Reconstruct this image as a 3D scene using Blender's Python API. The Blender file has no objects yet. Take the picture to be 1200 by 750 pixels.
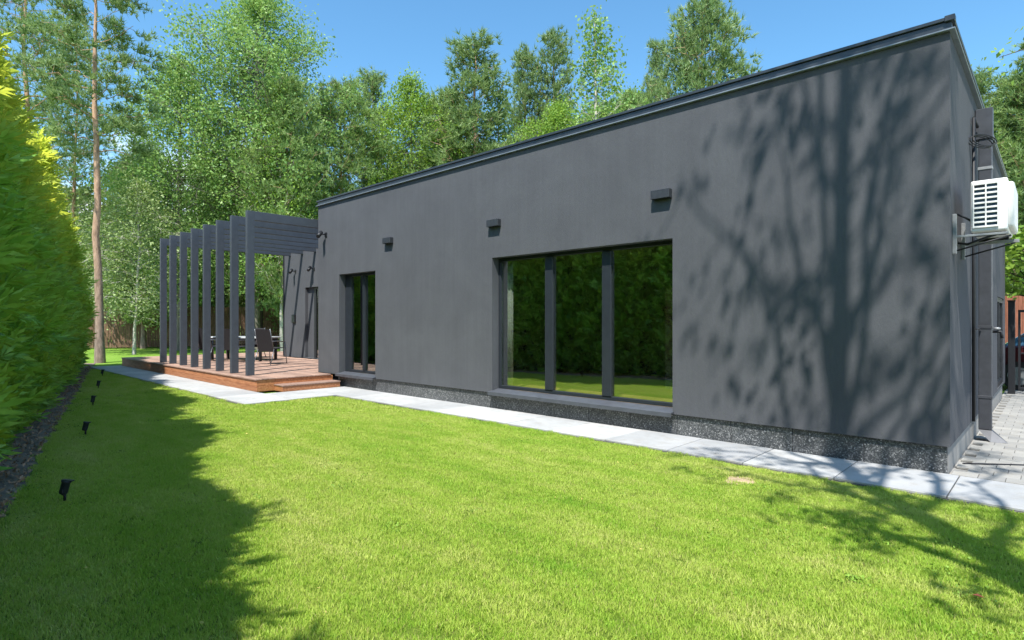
import bpy, bmesh, math, random
import numpy as np
from mathutils import Vector, Matrix, Euler
PI = math.pi
rs = np.random.RandomState(7)
random.seed(7)
S = bpy.context.scene
C = S.collection

# ------------------------------------------------------------------ camera
H = 1.5
RX = (.7272, .6865)       # camera right in the plan
FW = (-.6865, .7272)      # camera forward in the plan
cam = bpy.data.cameras.new('camera'); co = bpy.data.objects.new('camera', cam); C.objects.link(co)
cam.sensor_width = 36; cam.lens = 36*675/1200; cam.shift_y = 2.5/1200
cam.clip_end = 2000; cam.clip_start = .05
co.location = (0, 0, H); co.rotation_euler = (PI/2, 0, math.atan2(-FW[0], FW[1]))
S.camera = co

# ------------------------------------------------------------------ sky and sun
SUN = Vector((-.48, 1.0, -1.90)).normalized()        # direction the light travels
elev = math.asin(-SUN.z)
az = math.atan2(-SUN.x, -SUN.y)                       # compass angle from +Y towards +X of the sun
w = bpy.data.worlds.new('World'); S.world = w; w.use_nodes = True
nt = w.node_tree; nt.nodes.clear(); L = nt.links
def N(t, **k):
    n = nt.nodes.new(t)
    for a, b in k.items(): setattr(n, a, b)
    return n
sky = N('ShaderNodeTexSky', sky_type='NISHITA', sun_disc=False, sun_elevation=elev, sun_rotation=az,
        altitude=200, air_density=1.0, dust_density=.8, ozone_density=1.6)
hs = N('ShaderNodeHueSaturation'); hs.inputs['Saturation'].default_value = 1.08; hs.inputs['Value'].default_value = 1.0
tint = N('ShaderNodeMix', data_type='RGBA', blend_type='MULTIPLY'); tint.inputs[0].default_value = 1; tint.inputs[7].default_value = (.84, 1.10, 1.12, 1)
L.new(sky.outputs[0], tint.inputs[6]); L.new(tint.outputs[2], hs.inputs['Color'])
tc = N('ShaderNodeTexCoord'); mp = N('ShaderNodeMapping'); mp.inputs['Scale'].default_value = (1, 1, 2.2)
L.new(tc.outputs['Generated'], mp.inputs[0])
no = N('ShaderNodeTexNoise'); no.inputs['Scale'].default_value = 3.6; no.inputs['Detail'].default_value = 8; no.inputs['Roughness'].default_value = .62
L.new(mp.outputs[0], no.inputs['Vector'])
sp = N('ShaderNodeSeparateXYZ'); L.new(tc.outputs['Generated'], sp.inputs[0])
m1 = N('ShaderNodeMapRange'); m1.inputs[1].default_value = .12; m1.inputs[2].default_value = .40; m1.inputs[3].default_value = .21; m1.inputs[4].default_value = -.20
L.new(sp.outputs['Z'], m1.inputs[0])
ad = N('ShaderNodeMath', operation='ADD'); L.new(no.outputs[0], ad.inputs[0]); L.new(m1.outputs[0], ad.inputs[1])
cr = N('ShaderNodeMapRange'); cr.inputs[1].default_value = .50; cr.inputs[2].default_value = .66
L.new(ad.outputs[0], cr.inputs[0])
mx = N('ShaderNodeMix', data_type='RGBA'); mx.inputs[7].default_value = (7.5, 7.8, 8.2, 1)
L.new(cr.outputs[0], mx.inputs[0]); L.new(hs.outputs[0], mx.inputs[6])
bg = N('ShaderNodeBackground'); bg.inputs['Strength'].default_value = .13
L.new(mx.outputs[2], bg.inputs['Color'])
wo = N('ShaderNodeOutputWorld'); L.new(bg.outputs[0], wo.inputs[0])
sl = bpy.data.lights.new('sun', 'SUN'); sl.energy = 4.7; sl.angle = math.radians(.53); sl.color = (1, .965, .90)
so = bpy.data.objects.new('sun', sl); C.objects.link(so); so.rotation_euler = SUN.to_track_quat('-Z', 'Y').to_euler(); so.location = (0, 0, 30)
S.view_settings.view_transform = 'Standard'; S.view_settings.look = 'None'
S.view_settings.exposure = .88; S.view_settings.gamma = 1
S.cycles.max_bounces = 8; S.cycles.transparent_max_bounces = 12; S.cycles.use_fast_gi = False

# ------------------------------------------------------------------ helpers
def tag(o, label=None, cat=None, group=None, kind=None):
    if label: o['label'] = label
    if cat: o['category'] = cat
    if group: o['group'] = group
    if kind: o['kind'] = kind
    return o
def thing(name, label, cat, loc=(0, 0, 0), rz=0, group=None):
    o = bpy.data.objects.new(name, None); C.objects.link(o)
    o.location = loc; o.rotation_euler = (0, 0, rz); o.empty_display_size = .2
    return tag(o, label, cat, group)
def link(name, me, m, parent=None, loc=None, rot=None):
    o = bpy.data.objects.new(name, me); C.objects.link(o)
    if m is not None and not me.materials: me.materials.append(m)
    if parent: o.parent = parent
    if loc is not None: o.location = loc
    if rot is not None: o.rotation_euler = rot
    return o
def np_mesh(name, V, F, smooth=False):
    """V (n,3), F (m,k) of one polygon size, or a list of such arrays"""
    if not isinstance(F, list): F = [F]
    V = np.asarray(V, dtype=np.float32)
    me = bpy.data.meshes.new(name)
    lv = np.concatenate([f.reshape(-1) for f in F]).astype(np.int32)
    cnt = np.concatenate([np.full(len(f), f.shape[1]) for f in F]).astype(np.int32)
    st = np.concatenate([[0], np.cumsum(cnt)[:-1]]).astype(np.int32)
    me.vertices.add(len(V)); me.vertices.foreach_set('co', V.reshape(-1))
    me.loops.add(len(lv)); me.loops.foreach_set('vertex_index', lv)
    me.polygons.add(len(cnt)); me.polygons.foreach_set('loop_start', st); me.polygons.foreach_set('loop_total', cnt)
    if smooth: me.polygons.foreach_set('use_smooth', np.ones(len(cnt), dtype=bool))
    me.update(calc_edges=True)
    return me
BF = np.array([[0, 3, 2, 1], [4, 5, 6, 7], [0, 1, 5, 4], [1, 2, 6, 5], [2, 3, 7, 6], [3, 0, 4, 7]])
class MB:
    """collects boxes and tubes into one mesh"""
    def __init__(s): s.bm = bmesh.new()
    def box(s, x0, x1, y0, y1, z0, z1, bev=0):
        vs = [s.bm.verts.new(p) for p in ((x0, y0, z0), (x1, y0, z0), (x1, y1, z0), (x0, y1, z0), (x0, y0, z1), (x1, y0, z1), (x1, y1, z1), (x0, y1, z1))]
        fs = [s.bm.faces.new([vs[i] for i in f]) for f in BF]
        if bev:
            es = list({e for f in fs for e in f.edges})
            bmesh.ops.bevel(s.bm, geom=es, offset=bev, segments=1 if bev < .012 else 3, affect='EDGES', profile=.5)
        return s
    def hexa(s, pts):
        vs = [s.bm.verts.new(p) for p in pts]
        for f in BF: s.bm.faces.new([vs[i] for i in f])
        return s
    def tube(s, pts, r, k=8, cap=True):
        pts = [Vector(p) for p in pts]; rr = r if isinstance(r, (list, tuple)) else [r]*len(pts)
        rings = []
        for i, p in enumerate(pts):
            d = (pts[min(i+1, len(pts)-1)]-pts[max(i-1, 0)]).normalized()
            a = d.cross(Vector((0, 0, 1)) if abs(d.z) < .9 else Vector((1, 0, 0))).normalized(); b = d.cross(a)
            rings.append([s.bm.verts.new(p+a*math.cos(2*PI*j/k)*rr[i]+b*math.sin(2*PI*j/k)*rr[i]) for j in range(k)])
        for A, B in zip(rings, rings[1:]):
            for j in range(k):
                f = s.bm.faces.new((A[j], A[(j+1) % k], B[(j+1) % k], B[j])); f.smooth = k > 4
        if cap: s.bm.faces.new(rings[0][::-1]); s.bm.faces.new(rings[-1])
        return s
    def lathe(s, prof, k=20, c=(0, 0, 0)):
        rings = [[s.bm.verts.new((c[0]+r*math.cos(2*PI*j/k), c[1]+r*math.sin(2*PI*j/k), c[2]+z)) for j in range(k)] for r, z in prof]
        for A, B in zip(rings, rings[1:]):
            for j in range(k):
                f = s.bm.faces.new((A[j], A[(j+1) % k], B[(j+1) % k], B[j])); f.smooth = True
        s.bm.faces.new(rings[0][::-1]); s.bm.faces.new(rings[-1])
        return s
    def mesh(s, name):
        bmesh.ops.recalc_face_normals(s.bm, faces=s.bm.faces)
        me = bpy.data.meshes.new(name); s.bm.to_mesh(me); s.bm.free(); return me
    def build(s, name, m, parent=None, loc=None, rot=None):
        return link(name, s.mesh(name), m, parent, loc, rot)
def poly(name, pts, z, m, kind='structure'):
    me = bpy.data.meshes.new(name); me.from_pydata([(x, y, z) for x, y in pts], [], [list(range(len(pts)))]); me.update()
    return tag(link(name, me, m), kind=kind)

# ------------------------------------------------------------------ materials
def newmat(name):
    m = bpy.data.materials.new(name); m.use_nodes = True
    t = m.node_tree; t.nodes.clear()
    o = t.nodes.new('ShaderNodeOutputMaterial')
    return m, t, o
def nz(t, scale, detail=4, rough=.55, co='Object', mscale=None, dist=0):
    c = t.nodes.new('ShaderNodeTexCoord'); n = t.nodes.new('ShaderNodeTexNoise')
    if co == 'World':
        g = t.nodes.new('ShaderNodeNewGeometry'); src = g.outputs['Position']
    else: src = c.outputs[co]
    mp = t.nodes.new('ShaderNodeMapping'); mp.inputs['Scale'].default_value = mscale or (1, 1, 1)
    t.links.new(src, mp.inputs[0]); t.links.new(mp.outputs[0], n.inputs['Vector'])
    n.inputs['Scale'].default_value = scale; n.inputs['Detail'].default_value = detail; n.inputs['Roughness'].default_value = rough
    n.inputs['Distortion'].default_value = dist
    return n.outputs[0]
def rampc(t, fac, stops):
    r = t.nodes.new('ShaderNodeValToRGB'); e = r.color_ramp.elements
    e[0].position, e[0].color = stops[0][0], (*stops[0][1], 1)
    e[1].position, e[1].color = stops[-1][0], (*stops[-1][1], 1)
    for p, c in stops[1:-1]:
        x = e.new(p); x.color = (*c, 1)
    t.links.new(fac, r.inputs[0]); return r.outputs[0]
def mixc(t, fac, a, b, mode='MIX'):
    m = t.nodes.new('ShaderNodeMix'); m.data_type = 'RGBA'; m.blend_type = mode
    for i, v in ((0, fac), (6, a), (7, b)):
        if isinstance(v, (int, float)): m.inputs[i].default_value = v
        elif isinstance(v, tuple): m.inputs[i].default_value = (*v, 1)
        else: t.links.new(v, m.inputs[i])
    return m.outputs[2]
def mth(t, op, a, b=None):
    m = t.nodes.new('ShaderNodeMath'); m.operation = op
    for i, v in ((0, a), (1, b)):
        if v is None: continue
        if isinstance(v, (int, float)): m.inputs[i].default_value = v
        else: t.links.new(v, m.inputs[i])
    return m.outputs[0]
def bump(t, h, strength, dist=.01):
    b = t.nodes.new('ShaderNodeBump'); b.inputs['Strength'].default_value = strength; b.inputs['Distance'].default_value = dist
    t.links.new(h, b.inputs['Height']); return b.outputs[0]
def princ(t, o, col, rough=.6, metal=0, spec=.5, normal=None):
    p = t.nodes.new('ShaderNodeBsdfPrincipled')
    if isinstance(col, tuple): p.inputs['Base Color'].default_value = (*col, 1)
    else: t.links.new(col, p.inputs['Base Color'])
    if isinstance(rough, (int, float)): p.inputs['Roughness'].default_value = rough
    else: t.links.new(rough, p.inputs['Roughness'])
    p.inputs['Metallic'].default_value = metal; p.inputs['Specular IOR Level'].default_value = spec
    if normal: t.links.new(normal, p.inputs['Normal'])
    t.links.new(p.outputs[0], o.inputs[0]); return p
def simple(name, col, rough=.6, metal=0, spec=.5, nscale=12, amt=.25, bstr=.15, bdist=.004, bscale=None, co='Object', mscale=None):
    m, t, o = newmat(name)
    n = nz(t, nscale, 6, .6, co, mscale)
    d = tuple(c*(1-amt) for c in col); u = tuple(min(1, c*(1+amt)) for c in col)
    c = rampc(t, n, [(.3, d), (.7, u)])
    nb = bump(t, nz(t, bscale or nscale*4, 4, .6, co, mscale), bstr, bdist) if bstr else None
    princ(t, o, c, rough, metal, spec, nb); return m

def stucco_mat():
    m, t, o = newmat('grey_stucco')
    broad = nz(t, 1.1, 5, .6, 'World')
    streak = nz(t, 5.0, 5, .65, 'World', (1, 1, .06))
    fine = nz(t, 160, 3, .7, 'World')
    c = rampc(t, broad, [(.25, (.075, .078, .087)), (.75, (.089, .093, .103))])
    c = mixc(t, 1.0, c, rampc(t, streak, [(.3, (.96, .96, .96)), (.7, (1.035, 1.035, 1.035))]), 'MULTIPLY')
    c = mixc(t, 1.0, c, rampc(t, nz(t, 17, 4, .6, 'World', (1, 1, .035)), [(.3, (.965, .965, .965)), (.7, (1.03, 1.03, 1.03))]), 'MULTIPLY')
    c = mixc(t, 1.0, c, rampc(t, nz(t, .7, 6, .7, 'World', (1, 1, 1), 1.2), [(.35, (.93, .93, .935)), (.65, (1.05, 1.05, 1.045))]), 'MULTIPLY')
    c = mixc(t, 1.0, c, rampc(t, fine, [(.3, (.90, .90, .90)), (.72, (1.09, 1.09, 1.09))]), 'MULTIPLY')
    h = mth(t, 'ADD', fine, mth(t, 'MULTIPLY', nz(t, 40, 3, .6, 'World', (1, 1, .35)), 1.2))
    princ(t, o, c, .92, 0, .25, bump(t, h, .55, .004)); return m
def granite_mat(name, dark, lite, spots):
    m, t, o = newmat(name)
    v = t.nodes.new('ShaderNodeTexVoronoi'); v.inputs['Scale'].default_value = 95
    g = t.nodes.new('ShaderNodeNewGeometry'); t.links.new(g.outputs['Position'], v.inputs['Vector'])
    r = t.nodes.new('ShaderNodeSeparateColor'); t.links.new(v.outputs['Color'], r.inputs[0])
    c = rampc(t, r.outputs[0], [(.0, dark), (.55, dark), (.72, lite), (.93, lite), (1, spots)])
    oi = t.nodes.new('ShaderNodeObjectInfo')
    c = mixc(t, 1, c, rampc(t, oi.outputs['Random'], [(0, (.85, .85, .86)), (1, (1.12, 1.12, 1.1))]), 'MULTIPLY')
    c = mixc(t, 1, c, rampc(t, nz(t, 2.5, 5, .6, 'World'), [(.3, (.8, .8, .8)), (.7, (1.15, 1.15, 1.15))]), 'MULTIPLY')
    princ(t, o, c, .45, 0, .5, bump(t, r.outputs[1], .12, .002)); return m
def slab_mat(name, a, b, rough=.85, seed=1.):
    m, t, o = newmat(name)
    oi = t.nodes.new('ShaderNodeObjectInfo')
    n = nz(t, 1.3, 8, .65, 'World', None, .4)
    c = rampc(t, n, [(.3, a), (.7, b)])
    c = mixc(t, 1, c, rampc(t, oi.outputs['Random'], [(0, (.82, .83, .85)), (1, (1.10, 1.10, 1.09))]), 'MULTIPLY')
    f = nz(t, 140, 3, .7, 'World')
    c = mixc(t, 1, c, rampc(t, f, [(.25, (.84, .84, .84)), (.75, (1.1, 1.1, 1.1))]), 'MULTIPLY')
    # brown dirt settled in patches
    c = mixc(t, mth(t, 'MULTIPLY', rampc(t, nz(t, 7, 7, .7, 'World'), [(.50, (0, 0, 0)), (.72, (1, 1, 1))]), .45), c, (.24, .21, .17))
    princ(t, o, c, rough, 0, .3, bump(t, mth(t, 'ADD', f, n), .3, .003)); return m
def wood_mat(name, cols, mscale=(1.2, 14, 14), rough=.6, scale=2.2):
    m, t, o = newmat(name)
    oi = t.nodes.new('ShaderNodeObjectInfo')
    n = nz(t, scale, 8, .65, 'World', mscale, .6)
    c = rampc(t, n, [(.28, cols[0]), (.5, cols[1]), (.74, cols[2])])
    c = mixc(t, 1, c, rampc(t, oi.outputs['Random'], [(0, (.72, .70, .70)), (.5, (1, 1, 1)), (1, (1.25, 1.2, 1.15))]), 'MULTIPLY')
    princ(t, o, c, rough, 0, .35, bump(t, n, .3, .004)); return m
def leaf_mat(name, cols, tcol, tfac=.45, scale=1.2, rough=.5, vary=.35):
    m, t, o = newmat(name)
    g = t.nodes.new('ShaderNodeNewGeometry')
    n = nz(t, scale, 3, .6, 'World')
    f = mth(t, 'ADD', mth(t, 'MULTIPLY', n, 1-vary), mth(t, 'MULTIPLY', g.outputs['Random Per Island'], vary))
    c = rampc(t, f, [(.25, cols[0]), (.5, cols[1]), (.75, cols[2])])
    p = t.nodes.new('ShaderNodeBsdfPrincipled'); t.links.new(c, p.inputs['Base Color'])
    p.inputs['Roughness'].default_value = rough; p.inputs['Specular IOR Level'].default_value = .35
    tr = t.nodes.new('ShaderNodeBsdfTranslucent')
    tcn = mixc(t, .75, c, tcol); t.links.new(tcn, tr.inputs[0])
    mx = t.nodes.new('ShaderNodeMixShader'); mx.inputs[0].default_value = tfac
    t.links.new(p.outputs[0], mx.inputs[1]); t.links.new(tr.outputs[0], mx.inputs[2]); t.links.new(mx.outputs[0], o.inputs[0])
    return m
def glass_mat(name, tint, f0=.10, boost=1.):
    m, t, o = newmat(name)
    tr = t.nodes.new('ShaderNodeBsdfTransparent'); tr.inputs[0].default_value = (*tint, 1)
    gl = t.nodes.new('ShaderNodeBsdfGlossy'); gl.inputs['Roughness'].default_value = .004
    gl.inputs['Color'].default_value = (.92, .96, .95, 1)
    nb = bump(t, nz(t, .9, 2, .5, 'World'), .05, .02); t.links.new(nb, gl.inputs['Normal'])
    lw = t.nodes.new('ShaderNodeLayerWeight'); lw.inputs['Blend'].default_value = .5
    mr = t.nodes.new('ShaderNodeMapRange'); mr.inputs[1].default_value = 0; mr.inputs[2].default_value = 1
    mr.inputs[3].default_value = f0; mr.inputs[4].default_value = boost
    t.links.new(mth(t, 'POWER', lw.outputs['Facing'], 2.6), mr.inputs[0])
    mx = t.nodes.new('ShaderNodeMixShader'); t.links.new(mr.outputs[0], mx.inputs[0])
    t.links.new(tr.outputs[0], mx.inputs[1]); t.links.new(gl.outputs[0], mx.inputs[2]); t.links.new(mx.outputs[0], o.inputs[0])
    return m
def bark_mat(name, low, high, z0, z1, scale=9):
    m, t, o = newmat(name)
    c = t.nodes.new('ShaderNodeTexCoord'); s = t.nodes.new('ShaderNodeSeparateXYZ'); t.links.new(c.outputs['Object'], s.inputs[0])
    mr = t.nodes.new('ShaderNodeMapRange'); mr.inputs[1].default_value = z0; mr.inputs[2].default_value = z1; t.links.new(s.outputs['Z'], mr.inputs[0])
    n = nz(t, scale, 6, .7, 'Object', (1, 1, .3))
    base = mixc(t, mr.outputs[0], low, high)
    col = mixc(t, 1, base, rampc(t, n, [(.3, (.45, .43, .42)), (.7, (1.35, 1.35, 1.35))]), 'MULTIPLY')
    princ(t, o, col, .9, 0, .2, bump(t, n, .8, .03)); return m
def birch_mat():
    m, t, o = newmat('birch_bark')
    n = nz(t, 6, 5, .7, 'Object', (1, 1, 4))
    c = rampc(t, n, [(.34, (.06, .05, .045)), (.42, (.42, .38, .33)), (.7, (.62, .58, .52))])
    princ(t, o, c, .8, 0, .3, bump(t, n, .3, .01)); return m
def grass_mat():
    m, t, o = newmat('grass_blades')
    g = t.nodes.new('ShaderNodeNewGeometry')
    broad = nz(t, .8, 4, .6, 'World', (.35, 1.5, 1)); mid = nz(t, 2.6, 5, .65, 'World', (.6, 1.3, 1)); fine = nz(t, 26, 3, .6, 'World')
    f = mth(t, 'ADD', mth(t, 'MULTIPLY', broad, .42), mth(t, 'ADD', mth(t, 'MULTIPLY', mid, .36), mth(t, 'MULTIPLY', fine, .10)))
    f = mth(t, 'ADD', f, mth(t, 'MULTIPLY', g.outputs['Random Per Island'], .14))
    c = rampc(t, f, [(.32, (.14, .34, .028)), (.42, (.31, .49, .055)), (.54, (.47, .58, .11)), (.68, (.66, .64, .26))])
    # dry straw blades
    dry = mth(t, 'GREATER_THAN', g.outputs['Random Per Island'], .93)
    c = mixc(t, mth(t, 'MULTIPLY', dry, .8), c, (.42, .36, .16))
    p = t.nodes.new('ShaderNodeBsdfPrincipled'); t.links.new(c, p.inputs['Base Color'])
    p.inputs['Roughness'].default_value = .55; p.inputs['Specular IOR Level'].default_value = .25
    tr = t.nodes.new('ShaderNodeBsdfTranslucent'); t.links.new(mixc(t, .5, c, (.52, .66, .05)), tr.inputs[0])
    mx = t.nodes.new('ShaderNodeMixShader'); mx.inputs[0].default_value = .38
    t.links.new(p.outputs[0], mx.inputs[1]); t.links.new(tr.outputs[0], mx.inputs[2]); t.links.new(mx.outputs[0], o.inputs[0])
    return m
def turf_mat(name, cols):
    m, t, o = newmat(name)
    f = mth(t, 'ADD', mth(t, 'MULTIPLY', nz(t, .55, 4, .6, 'World'), .4), mth(t, 'MULTIPLY', nz(t, 30, 5, .75, 'World'), .6))
    c = rampc(t, f, [(.3, cols[0]), (.5, cols[1]), (.7, cols[2])])
    princ(t, o, c, .9, 0, .1, bump(t, nz(t, 60, 4, .7, 'World'), 1, .03)); return m

M = {}
M['stucco'] = stucco_mat()
M['granite'] = granite_mat('dark_granite', (.048, .052, .056), (.14, .145, .15), (.42, .42, .42))
M['granite_side'] = M['granite']
M['slab'] = slab_mat('pale_slab', (.31, .315, .32), (.43, .43, .43))
M['paver'] = slab_mat('grey_paver', (.24, .235, .225), (.33, .32, .30))
M['deckwood'] = wood_mat('deck_boards', [(.21, .125, .095), (.32, .21, .165), (.42, .30, .245)])
M['fascia'] = wood_mat('fascia_boards', [(.20, .075, .035), (.36, .15, .068), (.48, .24, .12)], (1.2, 10, 16))
M['fencewood'] = wood_mat('fence_boards', [(.07, .04, .027), (.15, .085, .058), (.30, .19, .14)], (10, 10, .8))
M['fence2'] = wood_mat('red_fence_boards', [(.12, .04, .022), (.22, .075, .04), (.30, .12, .07)], (10, 10, .8))
M['graphite'] = simple('graphite_paint', (.058, .068, .084), .5, 0, .35, 9, .12, .1, .003)
M['cap'] = simple('roof_cap_metal', (.05, .058, .066), .38, .5, .5, 7, .15, .05)
M['frame'] = simple('window_frame', (.020, .025, .032), .45, .1, .5, 10, .12, .05)
M['black'] = simple('black_metal', (.014, .015, .018), .5, .1, .4, 20, .2, .1)
M['dark'] = simple('dark_slot', (.012, .013, .018), .8, 0, .2, 20, .2, .1)
M['bead'] = simple('bead_metal', (.22, .25, .28), .4, .4, .5, 7, .12, .05)
M['sill'] = simple('sill_metal', (.085, .092, .11), .42, .3, .5, 8, .15, .05)
M['lamp'] = simple('lamp_grey', (.034, .038, .045), .5, .1, .4, 20, .15, .05)
M['white'] = simple('white_plastic', (.72, .71, .69), .45, 0, .5, 14, .05, .05)
M['fin'] = simple('coil_fins', (.035, .06, .085), .4, .4, .5, 60, .3, .2)
M['bracket'] = simple('bracket_metal', (.26, .27, .28), .5, .3, .5, 20, .15, .1)
M['pipe'] = simple('downpipe_metal', (.055, .058, .068), .45, .3, .5, 9, .2, .08)
M['glass'] = glass_mat('window_glass', (.93, .95, .92), .34, 1.0)
M['door_glass'] = glass_mat('door_glass', (.6, .65, .63), .30, .9)
M['intwall'] = simple('interior_plaster', (.30, .29, .27), .9, 0, .2, 2, .06, .05)
M['oak'] = wood_mat('oak_floor', [(.50, .32, .11), (.62, .42, .17), (.70, .50, .24)], (1.2, 9, 9), .4)
M['curtain'] = simple('white_curtain', (.70, .74, .68), .9, 0, .2, 8, .06, .1)
M['soil'] = simple('dark_soil', (.22, .175, .135), .95, 0, .1, 5, .5, .9, .04, 22, 'World')
M['ground'] = turf_mat('distant_grass', [(.10, .20, .02), (.17, .30, .04), (.25, .36, .07)])
M['turf'] = turf_mat('turf_soil', [(.08, .13, .018), (.15, .22, .03), (.22, .28, .06)])
M['sand'] = simple('bare_sand', (.40, .30, .19), .95, 0, .1, 30, .3, .6, .01, 90)
M['grass'] = grass_mat()
M['thuja'] = leaf_mat('thuja_foliage', [(.03, .11, .02), (.17, .41, .06), (.46, .76, .19)], (.62, .80, .06), .5, 7.0, .38, .30)
def paint_backlit_top(m, z0, z1, col):
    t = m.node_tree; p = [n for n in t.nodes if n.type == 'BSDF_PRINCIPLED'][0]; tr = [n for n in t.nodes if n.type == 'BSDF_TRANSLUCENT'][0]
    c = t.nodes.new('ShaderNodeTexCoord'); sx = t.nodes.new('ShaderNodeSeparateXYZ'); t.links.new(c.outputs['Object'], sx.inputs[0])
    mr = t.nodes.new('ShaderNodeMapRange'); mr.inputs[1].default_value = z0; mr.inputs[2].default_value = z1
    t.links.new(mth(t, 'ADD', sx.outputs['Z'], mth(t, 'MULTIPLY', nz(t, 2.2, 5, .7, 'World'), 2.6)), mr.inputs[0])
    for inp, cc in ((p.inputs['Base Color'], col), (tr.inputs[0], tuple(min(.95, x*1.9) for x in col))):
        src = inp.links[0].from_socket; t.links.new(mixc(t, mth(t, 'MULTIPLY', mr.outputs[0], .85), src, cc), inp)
paint_backlit_top(M['thuja'], 3.9, 5.9, (.50, .58, .06))  # yellow sun glow of the backlit hedge top, put into the colour by height
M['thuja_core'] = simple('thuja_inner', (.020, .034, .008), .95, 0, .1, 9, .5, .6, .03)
M['birch_leaf'] = leaf_mat('birch_leaves', [(.09, .20, .05), (.20, .35, .09), (.34, .49, .15)], (.34, .48, .12), .36, .55)
M['pale_leaf'] = leaf_mat('pale_leaves', [(.18, .25, .09), (.28, .37, .14), (.38, .46, .20)], (.28, .36, .08), .36, .5)
M['lime_leaf'] = leaf_mat('lime_leaves', [(.12, .24, .035), (.22, .37, .055), (.34, .48, .09)], (.28, .40, .04), .4, .6)
M['pine_leaf'] = leaf_mat('pine_needles', [(.08, .16, .06), (.19, .29, .105), (.34, .44, .17)], (.30, .40, .13), .35, .8)
M['pine_warm'] = leaf_mat('warm_pine_needles', [(.10, .20, .07), (.23, .36, .12), (.37, .50, .19)], (.36, .44, .12), .35, .8)
M['dark_leaf'] = leaf_mat('dark_spruce_needles', [(.02, .05, .025), (.04, .085, .04), (.07, .12, .055)], (.08, .15, .05), .2, .8)
M['pine_bark'] = bark_mat('pine_bark', (.26, .20, .165), (.46, .29, .20), .8, 5.5)
M['dark_bark'] = bark_mat('dark_bark', (.055, .045, .038), (.08, .06, .045), 1, 6)
M['grey_bark'] = bark_mat('grey_bark', (.20, .18, .15), (.26, .24, .20), 1, 6)
M['birch_bark'] = birch_mat()

# ------------------------------------------------------------------ ground sheets
ground = poly('ground', [(-600, -600), (600, -600), (600, 600), (-600, 600)], -.012, M['ground'])
# the lawn edge follows the hedge: from A to B
A = np.array([-23.48, 4.35]); HD = np.array([.977, -.2132]); HN = np.array([.2132, .977])
def hl(s, o=0):                       # s metres from A along the hedge, o metres to the house side
    p = A+HD*s+HN*o; return (float(p[0]), float(p[1]))
lawn_pts = [hl(.9), hl(34), (9.5, 6.05), (-10.65, 6.05), (-10.65, 4.24), (-22.6, 4.24)]
lawn = poly('lawn', lawn_pts, 0.0, M['turf'])
# soil bed under the hedge, uneven
SB = []; SF = []
ns, no_ = 170, 9
for i in range(ns):
    for j in range(no_):
        s_ = -2+i*.22; o_ = .04-j*.28
        x, y = hl(s_, o_+(.03*math.sin(i*1.7)+.02*math.sin(i*.61) if j == 0 else 0))
        SB.append((x, y, .006+(.028*abs(math.sin(i*2.3+j*1.9))+.012*math.sin(i*.9+j*5) if j else 0)))
for i in range(ns-1):
    for j in range(no_-1):
        a = i*no_+j; SF.append((a, a+1, a+no_+1, a+no_))
me = np_mesh('soil_bed', np.array(SB), np.array(SF), True); tag(link('soil_bed', me, M['soil']), kind='structure')

# ------------------------------------------------------------------ paving: each slab an object
pav = poly('path', [(-23.3, 4.22), (-10.6, 4.22), (-10.6, 6.03), (9, 6.03), (9, 6.99), (-11.9, 6.99), (-11.9, 5.15), (-23.3, 5.15)], .004, simple('slab_bedding', (.10, .095, .09), .95))
slab_me = {}
def slab(x0, x1, y0, y1, parent, m, nm='slab', g=.005, top=.028):
    w_, d_ = round(x1-x0-2*g, 3), round(y1-y0-2*g, 3)
    if (w_, d_, m.name) not in slab_me:
        b = MB(); b.box(-w_/2, w_/2, -d_/2, d_/2, 0, .022, .003); me = b.mesh(nm); me.materials.append(m); slab_me[(w_, d_, m.name)] = me
    o = link(nm, slab_me[(w_, d_, m.name)], None, parent, ((x0+x1)/2, (y0+y1)/2, top-.022+random.uniform(-.002, .002)), (random.uniform(-.002, .002), random.uniform(-.002, .002), 0))
    return o
x = -11.85
for k in range(22): slab(x+k*.86, x+(k+1)*.86, 6.05, 6.965, pav, M['slab'])
for k in range(14): slab(-11.15-(k+1)*.86, -11.15-k*.86, 4.24, 5.14, pav, M['slab'])
slab(-11.15, -10.62, 4.24, 5.14, pav, M['slab']); slab(-11.85, -11.25, 5.14, 6.05, pav, M['slab']); slab(-11.25, -10.62, 5.14, 6.05, pav, M['slab'])
# drive of small pavers to the right of the house
drive = poly('driveway', [(-.80, 7.0), (14, 7.0), (14, 30), (-.80, 30)], .004, simple('paver_joints', (.27, .26, .245), .95))
rest = []
cnt = 0
for j in range(46):
    for i in range(14):
        x0 = -.74+i*.2+(.1 if j % 2 else 0); y0 = 6.985+j*.2
        if cnt < 290 and i < 9 and j < 34:
            slab(x0, x0+.2, y0, y0+.2, drive, M['paver'], 'paver', .0018); cnt += 1
        else: rest.append((x0, y0))
b = MB()
for x0, y0 in rest: b.box(x0+.003, x0+.197, y0+.003, y0+.197, .006, .028+random.uniform(-.001, .002))
o = b.build('paver_field', M['paver'], drive); o['kind'] = 'stuff'
poly('driveway_far', [(2.1, 7.0), (14, 7.0), (14, 30), (2.1, 30)], .018, M['paver'])

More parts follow.
